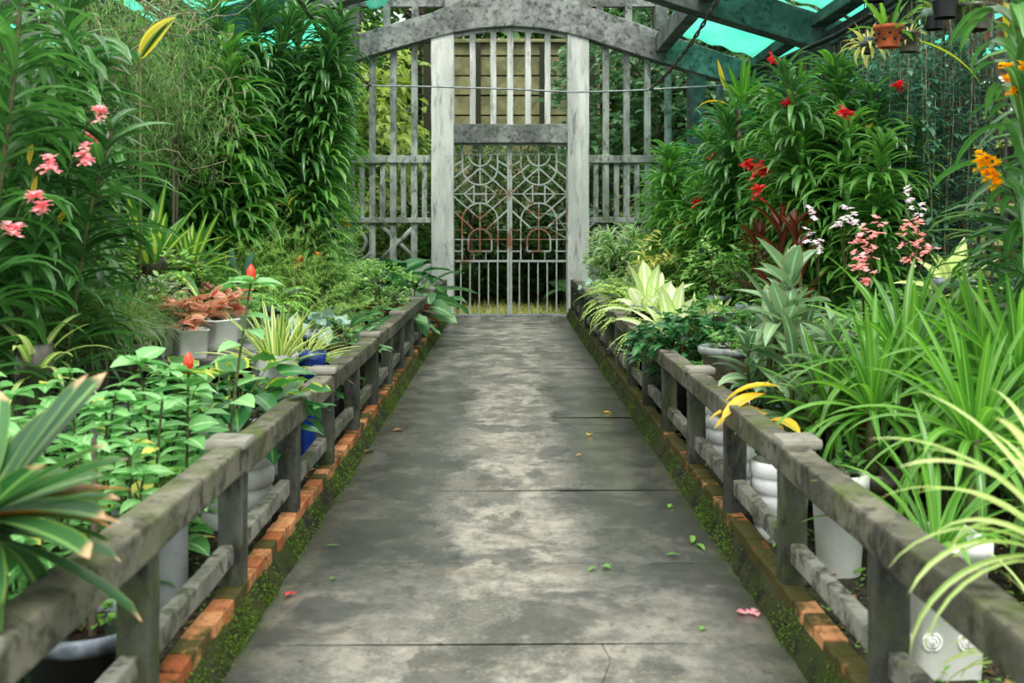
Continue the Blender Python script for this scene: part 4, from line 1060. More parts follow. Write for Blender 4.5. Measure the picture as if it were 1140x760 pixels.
# -- grass mounds at the left edge
gm = cached('gm', lambda: threads(65, 650, (.3, .3, .25), .3, .42, .0030, 'grass', (.1, 1.45), (.9, 2.6)))
for i, (px, d, s, lb) in enumerate(((30, 5.6, 1.05, 'fine grass mound at the left edge before the pink orchids'), (88, 5.9, 1.15, 'fine grass mound in the middle of the three by the white planters'), (128, 6.3, 1.0, 'fine grass mound closest to the white planters'))):
    plant('grass_plant', lb, 'grass', gm, V3(wx(px, d), d, .5), i * 1.9, s, pot=('glazed', .2, .34))
sl = cached('sl', lambda: rosette(66, 16, .5, .022, (.3, 1.2), (.9, 1.8), 'strap', .02, 'palegreen', 8))
plant('strap_leaf_plant', 'pale strap leaf plant drooping over the grass mounds at the left edge', 'plant', sl, V3(wx(38, 5.0), 5.0, G0), .3, .85, pot=('glazed', .085, .95))
for i, (px, d, k, s_, lb) in enumerate(((15, 6.35, 1, .6, 'light green bush right behind the grass mounds, at the left edge'), (75, 6.4, 1, .65, 'light green bush between the grass mounds and the pink orchids'), (118, 6.45, 0, .5, 'small dark green bush behind the grass mound closest to the planters'))):
    plant('bush', lb, 'bush', cached(('bu', k), lambda k=k: shrub(70 + k, (.42, .42, .34), .42, 420, (.085, .075, .11)[k], (.026, .02, .03)[k], ('ovate', 'lance', 'lance')[k], ('bush', 'bush_light', 'bush')[k])), V3(wx(px, d), d, .5), i * 1.4, s_, pot=('black', .13, .3))
# -- corn plant
co = cached('co', lambda: rosette(67, 24, .68, .052, (.25, 1.45), (.15, 1.1), 'lance', .03, 'corn', 9, .3))
t = plant('corn_plant', 'corn plant with yellow striped broad straps rising above the left bench', 'plant', co, V3(wx(168, 7.5), 7.5, .66), .9, .95, pot=('glazed', .11, .66))
plant('corn_plant', 'corn plant with yellow striped leaves half hidden at the left behind the pink flowers', 'plant', co, V3(wx(128, 8.6), 8.6, .66), 3.3, .85, pot=('glazed', .18, .55))
t = plant('corn_plant', 'smaller corn plant with yellow striped leaves bending right below the orchids', 'plant', co, V3(wx(212, 8.2), 8.2, .66), 2.2, .72, pot=('glazed', .11, .6))
# -- mid filler on and behind the bench
bu = [cached(('bu', k), lambda k=k: shrub(70 + k, (.42, .42, .34), .42, 420, (.085, .075, .11)[k], (.026, .02, .03)[k], ('ovate', 'lance', 'lance')[k], ('bush', 'bush_light', 'bush')[k])) for k in range(3)]
for i, (px, d, z, k, s, lb) in enumerate((
        (60, 7.4, .66, 1, .8, 'light green bush on the bench at the left edge beneath the pink orchids'),
        (20, 8.2, .66, 0, 1.0, 'dark green bush at the far left behind the light green one'),
        (130, 9.6, .66, 0, 1.0, 'dark green bush behind the white variegated bushes'),
        (215, 10.6, .66, 1, .95, 'light green bush below the dark orchid canes'),
        (235, 8.8, .66, 2, .55, 'small green bush between the cactus and the coral leaved planter'),
        (185, 9.3, .66, 2, .75, 'green bush right below the corn plant'), (160, 7.0, .66, 1, .85, 'light green bush hiding the pot of the tall corn plant'), (208, 7.75, .66, 2, .62, 'green bush between the coral planters and the small corn plant'))):
    plant('bush', lb, 'bush', bu[k], V3(wx(px, d), d, z), i * 1.1, s, pot=('black', .14, .18))
# -- feathery mounds
fe = [cached(('fe', k), lambda k=k: feathery(75 + k, 44, .85, .35, 'feather')) for k in range(2)]
for i, (px, d, z, s, lb) in enumerate(((290, 9.9, .66, 1.05, 'large feathery green mound behind the cactus'), (335, 9.6, .3, 1.05, 'feathery green mound hanging down behind the lobed leaf plant'),
                                    (318, 10.6, .66, 1.15, 'rear feathery green mound under the arching orchid canes'), (252, 9.7, .66, .95, 'feathery green mound left of the cactus, in the shade of the canes'))):
    plant('feathery_plant', lb, 'plant', fe[i % 2], V3(wx(px, d), d, z), i * 2.0, s, pot=('black', .15, .25))
# -- bushes toward the gate
bl2 = cached('bl2', lambda: shrub(81, (.55, .55, .36), .45, 620, .085, .024, 'lance', 'bush_light', clump=8))
fl2 = cached('fl2', lambda: fern(82, 34, .5, .05, 'feather_lime', (.1, 1.4), (1.0, 2.3), 22, .009))
lst = [(352, 11.2, 0, 1.0, 'light green bush by the orange flower in the left bed'), (385, 11.8, 1, 1.0, 'lacy light green bush past the orange flower in the left bed'), (400, 10.6, 1, .8, 'lacy light green bush hanging over the middle of the left fence'),
       (425, 13.2, 0, 1.05, 'light green bush in front of the left bar screen'), (395, 13.8, 0, .95, 'light green bush under the reeds on the left'), (445, 14.6, 1, .85, 'lacy light green bush close to the left gate pillar'), (360, 13.4, 1, 1.1, 'lacy light green bush behind the orange flowers on the left')]
for i, (px, d, k, s, lb) in enumerate(lst):
    t = plant('bush', lb, 'bush', (bl2, fl2)[k], V3(wx(px, d), d, G0), i * 1.3, s, pot=('black', .2, .42 if px < 420 else .3))
    if i == 0:
        for j, (fx, fy, fd) in enumerate(((335, 287, 10.7), (352, 283, 10.8), (331, 292, 10.7))): blossom(t, P(fx, fy, fd), 3, .03, .05, .022, 'pk_orange', 300 + j, stalk=P(fx + 8, fy + 22, fd + .1))
    if i == 6:
        for j, (fx, fy, fd) in enumerate(((386, 250, 13.0), (372, 246, 13.2))): blossom(t, P(fx, fy, fd), 4, .04, .06, .024, ('pk_orange', 'pk_red')[j], 310 + j, stalk=P(fx + 4, fy + 26, fd + .1))
dk = cached('dk', lambda: broad(83, 13, .42, .44, .115, 'broad_dark', 'ovate', (.5, 1.35), (-.2, .75), (.3, .9), .05))
dk2 = cached('dk2', lambda: broad(84, 12, .3, .34, .11, 'broad', 'heart', (.3, 1.2), (-.6, .2), (.3, .8), .1))
plant('broadleaf_plant', 'dark glossy broadleaf plant against the left bar screen', 'plant', dk, V3(-1.72, 16.0, G0), .3, 1.5, pot=('black', .22, .5))
plant('broadleaf_plant', 'dark glossy broadleaf plant spreading over the fence end by the left pillar', 'plant', dk, V3(-1.3, 15.0, G0), 2.0, 1.3, pot=('black', .18, .42))
plant('broadleaf_plant', 'heart shaped leaf plant drooping over the far end of the left fence', 'plant', dk2, V3(-1.26, 13.9, G0), 1.0, 1.45, pot=('glazed', .17, .42))
plant('broadleaf_plant', 'heart shaped leaf plant halfway between the blue pot and the left pillar', 'plant', dk2, V3(-1.34, 12.2, G0), 3.0, 1.25, pot=('glazed', .17, .42))
plant('broadleaf_plant', 'dark glossy broadleaf plant deeper in the bed before the left screen', 'plant', dk, V3(-2.25, 15.4, G0), 4.0, 1.45, pot=('black', .2, .45))
rd = cached('rd', lambda: broad(85, 14, .2, .26, .045, 'red', 'lance', (.4, 1.3), (-.2, .7), (.4, 1.0)))
plant('broadleaf_plant', 'bronze red leaved plant tucked by the far left fence under the broad leaves', 'plant', rd, V3(-1.32, 12.9, G0), .3, 1.3, pot=('black', .16, .42))

# ================================================================== ORCHID CANES
vk = []
for k in range(6):
    vk.append(cached(('va', k), lambda k=k: cane(100 + k, (3.0, 2.6, 3.2, 2.2, 2.8, 3.0)[k], (270, 240, 290, 220, 250, 270)[k], (.52, .48, .54, .46, .56, .50)[k], (.026, .025, .026, .024, .029, .025)[k],
              ((.35, .1), (-.3, .1), (.55, -.1), (.1, .1), (-.1, -.2), (.2, .3))[k], droop=(1.1, 2.2), el=(.35, 1.0), start=.34, mat=('vanda', 'vanda2')[k in (3, 5)])))
def orchids(rows, name, side, group, extra):
    rows = sorted(rows, key=lambda r: r[2]); out = []
    ORD = 'nearest second third fourth fifth sixth seventh eighth ninth tenth eleventh twelfth thirteenth fourteenth fifteenth sixteenth seventeenth eighteenth nineteenth twentieth'.split() + ['%dth' % i for i in range(21, 60)]
    Hs = (3.0, 2.6, 3.2, 2.2, 2.8, 3.0)
    for i, (px, top, d, k, rz) in enumerate(rows):
        h = wz(top, d); s = max(.35, (h - G0) / (Hs[k] + .12))
        o = ORD[i] if i else 'nearest'
        lb = '%s%s %s' % (o, '' if i == 0 else ' from the front', extra)
        t = plant(name, lb, 'orchid', [], V3(wx(px, d), d, G0), rz, 1.0, group)
        for n, me in vk[k]:
            q_ = obj(n, me, t); q_.scale = ((.5 + .5 * s), (.5 + .5 * s), s) if s < 1 else (1, 1, s)
        out.append(t)
    return out
LV = orchids([(225, 20, 10.2, 1, 1.0), (255, -10, 10.6, 0, .4), (275, 15, 11.2, 2, -.3), (300, 0, 11.4, 0, 0.1), (262, 60, 10.0, 3, 2.0), (315, 45, 12.0, 2, .2), (205, 60, 11.2, 4, 3.0),
              (235, 90, 11.8, 1, 2.2), (290, 90, 10.9, 3, .8), (245, 140, 10.9, 3, 4.0), (330, 110, 12.2, 5, .6), (345, 150, 12.8, 5, 1.6), (300, 130, 12.6, 3, 1.1), (185, 30, 10.4, 0, 2.5), (270, 120, 12.4, 4, 1.9), (318, 20, 11.0, 2, .1), (340, 55, 11.6, 1, 2.9), (250, 60, 10.3, 5, .9), (285, 45, 10.4, 5, 3.3), (355, 175, 12.4, 3, .4), (170, 110, 10.0, 3, .9), (150, 60, 10.6, 4, 2.2), (150, 40, 10.8, 0, 0.3), (200, 130, 9.6, 5, 1.7), (218, 165, 9.9, 3, 5.2), (310, 110, 11.2, 5, 5.0), (345, 30, 10.9, 5, 0.0), (350, 70, 11.3, 3, 1.0), (325, 5, 11.1, 2, .35), (362, 120, 12.0, 5, .2), (280, -5, 10.2, 2, 2.6)],
             'cane_orchid', 'left', 'dark cane orchids massed left of the gate', 'of the tall dark cane orchids massed left of the gate')
rk = [cached(('rk', k), lambda k=k: cane(120 + k, 2.2, 150, .30, .012, ((.2, 0), (-.2, .1))[k], (1.0, 2.0), (.5, 1.1), .1, 'reed')) for k in range(2)]
for i, (px, top, d, lb) in enumerate(((352, 160, 13.6, 'light green reed leaved cane at the edge of the left bar screen'), (372, 205, 14.2, 'shorter light green reed leaved cane before the left bar screen'), (338, 175, 13.2, 'light green reed leaved cane behind the feathery mounds'),
                                     (390, 232, 14.8, 'lowest light green reed leaved cane beside the screen rail'), (322, 165, 14.4, 'light green reed leaved cane deepest behind the orchid mass'))):
    h = wz(top, d); plant('reed_plant', lb, 'plant', rk[i % 2], V3(wx(px, d), d, G0), i * 1.4, h / 2.3, 'light green reed canes on the left')
# near left orchids with pink flowers
nk = [cached(('nk', k), lambda k=k: cane(140 + k, 2.9, (125, 112, 130)[k], (.52, .48, .54)[k], (.028, .027, .030)[k], ((.15, 0), (-.15, .1), (.3, -.1))[k], (1.4, 2.4), (.4, 1.0), .28, 'vanda', two=(k != 1))) for k in range(3)]
nl = []
for i, (px, top, d, k, rz, lb) in enumerate((
        (-25, -70, 4.7, 0, .3, 'tall dark orchid cut by the left edge, nearest of its clump'),
        (30, -60, 5.2, 1, 1.2, 'tall dark orchid with a pink spray behind the one at the left edge'),
        (75, -20, 5.8, 2, 2.5, 'tall dark orchid with pink flowers in front of the hanging moss'),
        (5, 60, 5.6, 1, 3.4, 'shorter dark orchid deep in the left corner clump'),
        (55, 130, 5.3, 2, .8, 'low dark orchid with a yellow leaf above the grass mounds'),
        (72, 90, 6.4, 0, 4.2, 'dark orchid between the hanging moss and the corn plant'),
        (-40, 80, 5.2, 2, 5.0, 'dark orchid mostly outside the frame at the left edge'),
        (20, -70, 6.6, 0, 2.2, 'tall dark orchid rearmost in the left corner clump'), (100, 30, 6.9, 1, 1.1, 'tall dark orchid right in front of the grey tangle of moss'), (60, 60, 6.0, 0, 5.5, 'dark orchid in the middle of the left corner clump'))):
    h = wz(top, d); s = h / 3.0
    t = plant('strap_leaf_orchid', lb, 'orchid', [], V3(wx(px, d), d, G0), rz, 1.0, 'pink flowered orchids in the left corner')
    for n, me in nk[k]:
        q_ = obj(n, me, t); q_.scale = (1, 1, s)
    nl.append(t)
for j, (fx, fy, fd, ti) in enumerate(((113, 127, 4.75, 2), (95, 172, 4.6, 2), (55, 182, 4.4, 1), (40, 218, 4.4, 1), (44, 230, 4.4, 1), (12, 257, 4.1, 0), (100, 152, 5.4, 5))):
    blossom(nl[ti], P(fx, fy, fd), 7, .028, .036, .014, 'pk_pink' if j < 6 else 'pk_coral', 330 + j, stalk=P(fx - 22, fy + 26, fd + .12), hang=.4)
g = Geo(); leaves(g, [P(36, 160, 5.0), P(40, 190, 5.0), P(64, 252, 5.1), P(108, 222, 6.1)], [-1.4, -1.5, 1.4, -.2], [-.9, -1.2, 1.0, .3], [.12, .15, .12, .16], [.014, .015, .017, .022], [.4, .3, .4, .7], 'lance', 5)
o = obj('yellow_leaves', g.mesh('yellow_leaves', LM['yellow']), nl[4], 'withered yellow leaves'); o.matrix_parent_inverse = (Matrix.Translation(nl[4].location) @ nl[4].rotation_euler.to_matrix().to_4x4()).inverted()
# hanging moss tangle
for i, (px, py, d, rad, n, lb) in enumerate(((140, 105, 7.9, (.5, .4, .6), 1300, 'grey tangle of hanging moss and dry twigs above the corn plant'), (190, 55, 8.8, (.45, .4, .55), 1000, 'grey twiggy tangle higher up beside the yellow leaf'),
                                          (110, 35, 7.6, (.42, .35, .5), 800, 'grey twiggy tangle at the top left between the orchids'), (200, 140, 9.0, (.5, .4, .5), 900, 'grey moss tangle hanging low against the dark orchid canes'))):
    plant('hanging_moss', lb, 'moss', cached(('tg', i), lambda: tangle(150 + i, n, rad, wz(py, d), 0)), V3(wx(px, d), d, G0), i)
# the yellow leaf plant
t = thing('banana_plant', 'tall thin plant holding one broad yellow leaf beside the left roof cable', 'plant', V3(wx(150, 6.9), 6.9, G0))
g = Geo(); base = P(156, 66, 6.9) - t.location; tube(g, [(0, 0, 0), (.03, .02, 1.4), tuple(base)], [.012, .011, .008], 8); obj('stem', g.mesh('stem', M['cane']), t)
g = Geo(); leaves(g, [base], [-.15], [.95], [.36], [.095], [.3], 'lance', 10, .25, [1.0]); obj('yellow_leaf', g.mesh('yellow_leaf', LM['yellow_broad'] if 'yellow_broad' in LM else LM['yellow']), t, 'broad yellow leaf')
g = Geo(); leaves(g, [base, base, base, base], [.1, 2.5, -2.4, 1.4], [1.1, .5, .4, .8], [.4, .45, .45, .4], [.06] * 4, [.5, 1.1, 1.2, 1.0], 'lance', 9, .25, [.5, .2, .1, 0]); obj('foliage', g.mesh('foliage', LM['broad_dark']), t)
# dark hedge-like shrubs along the left wall
hs = [cached(('hs', k), lambda k=k: shrub(160 + k, (.62, .7, 1.25), 1.45, 1100, .24, .04, 'lance', ('vanda', 'broad_dark')[k], (-.3, .9), (.5, 1.4), 4, 9, 3, sr=.016, stem_mat='bark')) for k in range(2)]
NTH = ['nearest', 'second', 'third', 'fourth', 'fifth', 'sixth', 'seventh', 'eighth', 'ninth', 'tenth']
for i, (x, y) in enumerate(((-3.5, 7.0), (-3.5, 7.9), (-3.45, 9.4), (-3.5, 10.8), (-3.4, 12.4), (-3.5, 14.0), (-3.55, 15.6), (-2.9, 14.9), (-3.4, 16.9))):
    plant('tall_shrub', '%s of the tall dark shrubs lining the left side wall, counted from the front' % NTH[i], 'shrub', hs[i % 2], V3(x, y, G0), i * 1.3, 1.0 + .06 * (i % 3), 'dark shrubs along the left wall')

# ================================================================== RIGHT BED
# -- pale arching plant at the front right
pg = cached('pg', lambda: rosette(201, 40, .50, .013, (.1, 1.35), (.9, 1.9), 'strap', .025, 'palegreen', 10, .35))
t = plant('spider_plant', 'pale arching strap leaf plant reaching over the near end of the right fence', 'plant', [], V3(1.30, 2.42, G0), pot=('grey', .13, .42))
g = Geo(); tube(g, [(0, 0, .3), (-.02, .0, .5), (-.04, .0, .74)], [.018, .016, .014], 8); obj('stem', g.mesh('stem', M['cane']), t)
o = obj('foliage', pg[0][1], t); o.location = (-.03, 0, .76)
t = plant('spider_plant', 'pale arching strap leaf plant low behind the near right fence beside the rosette planter', 'plant', pg, V3(1.52, 2.95, G0), 2.0, .85, pot=('grey', .12, .3))
t = plant('potted_plant', 'strap leaf plant in the white square planter with raised rosettes', 'plant', cached('cr0', lambda: rosette(203, 22, .5, .016, (.6, 1.45), (.5, 1.5), 'strap', .02, 'crinum', 8)), V3(1.44, 3.62, G0), 0, 1.0, pot=('square', .135, .46))
# -- crinum clumps
ck = [cached(('ck', k), lambda k=k: rosette(205 + k, (48, 46, 50)[k], (.72, .62, .66)[k], (.024, .022, .022)[k], (-.3, 1.5), (.3, 2.1), 'strap', .035, 'crinum', 10, .35)) for k in range(3)]
def crinum(px, py, d, k, rz, s, lb, pot=None, ph=None):
    z = wz(py, d); x = wx(px, d)
    t = plant('strap_leaf_lily', lb, 'lily', [], V3(x, d, G0), rz, 1.0, 'bright green strap leaf lilies in the right bed', pot=pot)
    h = z - G0; b = pot[2] * .8 if pot else 0
    g = Geo(); tube(g, [(0, 0, b), (.015, .01, (b + h) / 2), (0, 0, h)], [.03, .027, .024], 8); obj('stem', g.mesh('stem', M['cane']), t)
    o = obj('foliage', ck[k][0][1], t); o.location = (0, 0, h); o.scale = (s, s, s)
    return t
crinum(1008, 408, 5.0, 0, .2, .9, 'tall upright strap leaf lily in front of the pink orchids')
crinum(972, 452, 4.75, 1, 1.0, .78, 'strap leaf lily drooping behind the white tapered pot on the right', pot=('glazed', .125, .42))
plant('potted_plant', 'small leafy plant in the white tapered pot behind the right fence', 'plant', cached('wtp', lambda: shrub(229, (.12, .12, .06), .06, 50, .07, .02, mat='bush', stems=0)), V3(1.42, 4.62, G0), 0, 1.0, pot=('white', .125, .44))
crinum(1098, 435, 4.7, 2, 2.1, .85, 'strap leaf lily at the right edge under the yellow orchid')
crinum(1085, 485, 4.0, 1, 3.0, .85, 'strap leaf lily in front of the others near the rosette planter')
crinum(1135, 425, 4.3, 0, 4.0, .82, 'upright strap leaf lily cut by the right edge', )
crinum(1045, 470, 5.4, 2, 5.0, 1.0, 'strap leaf lily in the middle of the right clump')
crinum(925, 470, 5.3, 1, .6, .8, 'small strap leaf lily behind the yellow leaved cordyline')
crinum(1060, 410, 6.0, 2, 2.6, .8, 'rearmost strap leaf lily behind the right clump')
# -- cordyline with yellow leaves
cd = cached('cd', lambda: cane(211, .74, 30, .36, .045, (.1, .05), (.2, 1.5), (.1, 1.35), .05, 'cordyline', 'lance', wob=.25))
for i, (px, top, d, rz, s, lb) in enumerate(((855, 318, 5.7, .3, 1.12, 'blue green cordyline with yellow lower leaves leaning on the right fence'), (895, 330, 5.9, 2.0, .95, 'blue green cordyline behind the yellow leaved one'), (838, 370, 5.75, 4.0, .7, 'short blue green cordyline beside the glazed bowl pot'), (905, 400, 5.35, 5.2, .85, 'blue green cordyline nearest the lilies'), (880, 345, 5.5, 1.2, .95, 'blue green cordyline in the middle of its clump'))):
    t = plant('cordyline', lb, 'plant', cd, V3(wx(px, d), d, G0), rz, s, pot=('ring', .16, .44) if i == 0 else ('ring', .12, .38) if i == 2 else ('glazed', .12, .36) if i > 2 else ('grey', .15, .42))
    if i == 0:
        g = Geo(); c = P(862, 454, 5.15); n = 9; rgy = R(77)
        az = np.array([2.9, 3.3, 2.6, 3.7, 4.1, 3.0, 4.5, 5.2, 3.5]); leaves(g, np.tile([c], (n, 1)) + rgy.normal(0, .04, (n, 3)), az, rgy.uniform(-.1, .35, n), rgy.uniform(.2, .32, n), np.full(n, .052), rgy.uniform(.6, 1.1, n), 'lance', 6)
        o = obj('yellow_leaves', g.mesh('yellow_leaves', LM['yellow']), t, 'yellowed drooping lower leaves'); o.matrix_parent_inverse = (Matrix.Translation(t.location) @ t.rotation_euler.to_matrix().to_4x4()).inverted()
for px, py, d in ():
    pass
# -- bowl pot on a block stand
t = thing('pot_stand', 'pale ringed upturned pot standing under the glazed bowl behind the right fence', 'stand', V3(1.36, 6.6, G0))
for n, me in cached(('pot', 'ring', .14, .44), lambda: pot_parts('ring', .14, .44)):
    if n == 'pot': obj('body', me, t)
plant('potted_plant', 'low leafy plant in the wide olive glazed bowl with a pale rim', 'plant', cached('lw', lambda: shrub(221, (.14, .14, .05), .05, 80, .07, .02, mat='bush', stems=0)), V3(1.36, 6.6, .465), 0, 1.0, pot=('bowl', .185, .33))
plant('potted_plant', 'leafy plant in a pale ringed pot low behind the fence below the bowl', 'plant', cached('lw2', lambda: shrub(222, (.14, .14, .14), .14, 110, .08, .024, mat='bush', stems=2)), V3(1.33, 7.2, G0), 0, 1.0, pot=('ring', .13, .42))
plant('potted_plant', 'green plant in the pale ringed pot next to the white tapered pot', 'plant', cached('lw2', lambda: None), V3(1.3, 5.15, G0), 2, .7, pot=('ring', .14, .38))
# -- chartreuse, dark bushes
ch = cached('ch', lambda: rosette(231, 14, .48, .085, (.35, 1.45), (.15, 1.1), 'petal', .03, 'chartreuse', 7, .25))
plant('broadleaf_plant', 'pale chartreuse broadleaf plant, nearer of the two over the right fence', 'plant', ch, V3(wx(750, 8.2), 8.2, G0), .5, 1.0, pot=('black', .16, .68))
plant('broadleaf_plant', 'pale chartreuse broadleaf plant, farther of the two by the lime feathery fern', 'plant', ch, V3(wx(722, 9.6), 9.6, G0), 2.2, 1.0, pot=('black', .16, .82))
db = cached('db', lambda: shrub(232, (.34, .34, .2), .22, 420, .15, .03, 'lance', 'broad_dark', (-.3, .8), (.4, 1.2), 3, 7, 4))
plant('bush', 'dark glossy bush spilling over the right fence below the chartreuse leaves', 'bush', db, V3(wx(762, 7.7), 7.7, G0), .3, 1.0, pot=('black', .16, .5))
plant('bush', 'dark glossy bush between the bowl pot and the chartreuse plants', 'bush', db, V3(1.62, 7.5, G0), 1.7, .9, pot=('black', .16, .5))
ff = cached('ff', lambda: fern(233, 54, .72, .06, 'feather_lime', (.0, 1.4), (.9, 2.2), 26, .012))
for i, (px, d, s, lb) in enumerate(((668, 11.6, .9, 'lime fern trailing over the right fence near the pillar'), (690, 10.6, .85, 'lime fern trailing over the right fence left of the chartreuse plants'), (722, 9.0, .8, 'lime feathery fern between the two chartreuse plants'), (660, 13.0, .8, 'lime fern farthest along the right fence'), (735, 8.0, .6, 'small lime fern under the nearer chartreuse leaves'))):
    plant('fern', lb, 'fern', ff, V3(max(wx(px, d), 1.34), d, G0), i * 1.7, s, 'lime ferns along the right fence', pot=('black', .14, .72))
# -- by the right pillar
sh_ = cached('sh2', lambda: shrub(243, (.36, .36, .34), .4, 460, .17, .02, 'lance', 'stripe_green', (-.1, 1.1), (.5, 1.4), 4, 9))
for i, (x, y, s_, lb) in enumerate(((1.42, 13.6, 1.1, 'pale edged narrow leaf bush bulging over the fence in front of the right gate pillar'), (1.95, 13.9, 1.0, 'pale edged narrow leaf bush second from the right gate pillar'), (1.5, 12.2, .8, 'small pale edged narrow leaf bush by the yellow green bush'))):
    plant('bush', lb, 'bush', sh_, V3(x, y, G0), i * 2.2, s_, pot=('black', .18, .85 if i < 2 else .6))
sg_ = cached('sg', lambda: cane(241, .9, 190, .40, .016, (-.06, 0), (.9, 1.9), (.4, 1.1), .1, 'stripe_green'))
for i, (px, top, d, lb) in enumerate(((648, 262, 13.4, 'narrow leaved striped plant in front of the right gate pillar'), (672, 258, 13.8, 'narrow leaved striped plant just right of the pillar'), (695, 268, 13.2, 'narrow leaved striped plant before the grey round leaved bush'))):
    h = wz(top, d); plant('dracaena', lb, 'plant', sg_, V3(max(wx(px, d), 1.36 + .22 * i), d + .3 * (i == 0), G0), i * 2, (h - .4) / .95, pot=('black', .18, .42))
plant('broadleaf_plant', 'grey green round leaf plant against the right bar screen', 'plant', gb, V3(wx(700, 15.0), 15.0, G0), 1, 1.5, pot=('black', .2, .5))
plant('broadleaf_plant', 'heart leaf plant tucked between pillar and right screen', 'plant', dk2, V3(wx(685, 16.2), 16.2, G0), 2.2, 1.1, pot=('black', .2, .6))
yg = cached('yg', lambda: shrub(242, (.42, .42, .42), .48, 520, .15, .017, 'lance', 'yellowgreen', (-.2, 1.0), (.5, 1.3), 5, 9))
plant('bush', 'yellow green narrow leaf bush in a pale pot before the right screen', 'bush', yg, V3(wx(756, 11.6), 11.6, G0), .2, 1.05, pot=('white', .2, .75))
plant('bush', 'yellow green narrow leaf bush smaller and closer to the pillar', 'bush', yg, V3(wx(732, 12.4), 12.4, G0), 2.0, .7, pot=('white', .18, .7))
# -- pale rosettes in a tray
t = thing('plant_tray', 'long steel tray of pale rosettes on the right bench', 'tray', V3(wx(775, 9.0), 9.0, .72))
g = Geo(); lathe(g, [(.2, 0), (.25, .005), (.27, .09), (.29, .1), (.28, .11), (.25, .09), (.001, .06)], 40, square=10); o = obj('tray', g.mesh('tray', M['steel']), t); o.scale = (1.25, .8, 1)
pr = cached('pr', lambda: rosette(251, 22, .17, .024, (.1, 1.3), (.2, .8), 'ovate', .01, 'palegreen', 5))
for i, (dx, dy) in enumerate(((-.22, -.06), (-.02, .05), (.18, -.06), (.24, .1))):
    plant('rosette_plant', '%s pale green rosette plant in the long steel tray on the right bench' % ('leftmost', 'second', 'third', 'rightmost')[i], 'plant', pr, V3(wx(775, 9.0) + dx, 9.0 + dy, .79), i * 1.1, 1.0, 'pale rosettes in the steel tray')
# filler bushes on the right
rb = [(800, 8.0, .02, 0, .9, 'dark green bush behind the glazed bowl pot'), (835, 9.0, .72, 2, .7, 'dark green bush on the right bench left of the red cordyline'), (800, 10.2, .72, 1, .8, 'light green bush behind the tray of rosettes'),
      (880, 7.2, .02, 0, 1.0, 'green bush between the cordylines and the red cordyline'), (930, 6.6, .02, 1, .95, 'light green bush below the pink orchids'), (985, 7.0, .02, 2, 1.0, 'green bush right behind the pink orchids'),
      (1040, 6.8, .02, 0, 1.1, 'green bush below the lime rosette'), (1100, 6.2, .02, 2, 1.1, 'dark bush under the yellow orchid near the right edge'), (770, 11.0, .02, 1, 1.1, 'light green bush beneath the yellow green one'), (1010, 5.9, .02, 1, .8, 'light bush inside the strap lily clump'),
      (925, 5.7, .02, 2, .75, 'small dark bush beside the cordylines'), (735, 13.5, .02, 0, 1.2, 'dark green bush in front of the right bar screen')]
for i, (px, d, z, k, s, lb) in enumerate(rb):
    plant('bush', lb, 'bush', bu[k], V3(wx(px, d), d, z), i * 1.9, s, pot=('black', .16, .34) if z < .1 else ('black', .12, .14))
# -- red cordyline
rc = cached('rc', lambda: cane(261, .75, 18, .30, .023, (.06, 0), (.1, .8), (.7, 1.3), .25, 'red', 'lance'))
for i, (px, top, d, lb) in enumerate(((862, 228, 8.6, 'dark red cordyline under the red orchids, left of two'), (892, 236, 8.3, 'dark red cordyline under the red orchids, right of two'), (845, 245, 9.2, 'small dark red cordyline at the back by the red orchids'))):
    h = wz(top, d); plant('red_cordyline', lb, 'plant', rc, V3(wx(px, d), d, G0), i * 2, (h - .6) / .85, pot=('black', .16, .7))
# -- red flowering orchid mass
RV = orchids([(730, 190, 12.6, 5, .4), (752, 165, 12.0, 3, 1.4), (775, 160, 11.6, 5, 2.0), (800, 140, 11.4, 3, 3.0), (822, 135, 10.8, 4, .2), (845, 120, 10.4, 0, 2.8), (868, 100, 10.0, 5, 3.4), (885, 85, 10.8, 2, 2.5),
              (905, 75, 9.6, 5, .8), (925, 70, 9.2, 2, 3.6), (950, 60, 9.0, 0, 1.2), (972, 65, 9.4, 5, 2.2), (940, 120, 8.7, 3, .6), (985, 90, 8.9, 4, 4.2), (905, 140, 9.0, 3, 2.6), (860, 160, 9.6, 3, 4.4), (815, 190, 10.4, 3, 1.8), (1000, 130, 9.2, 3, 5.0), (965, 150, 8.5, 5, 3.9), (780, 200, 11.0, 3, .9)],
             'red_orchid', 'right', 'red flowered cane orchids massed right of the gate', 'of the red flowered cane orchids massed right of the gate')
near = lambda px: min(RV, key=lambda t: abs(HX + t.location.x * F / t.location.y - px))
for j, (fx, fy, fd, n, r) in enumerate(((793, 175, 10.8, 9, .05), (776, 225, 10.6, 9, .055), (843, 190, 9.2, 14, .08), (833, 184, 9.3, 9, .05), (853, 193, 9.2, 9, .05), (845, 215, 9.0, 12, .07), (940, 125, 8.2, 12, .06), (875, 115, 9.0, 10, .055), (862, 69, 9.8, 12, .07), (1000, 98, 8.8, 6, .04))):
    blossom(near(fx), P(fx, fy, fd), n, r, .052, .018, 'pk_red', 350 + j, stalk=P(fx + 8, fy + 34, fd + .35))
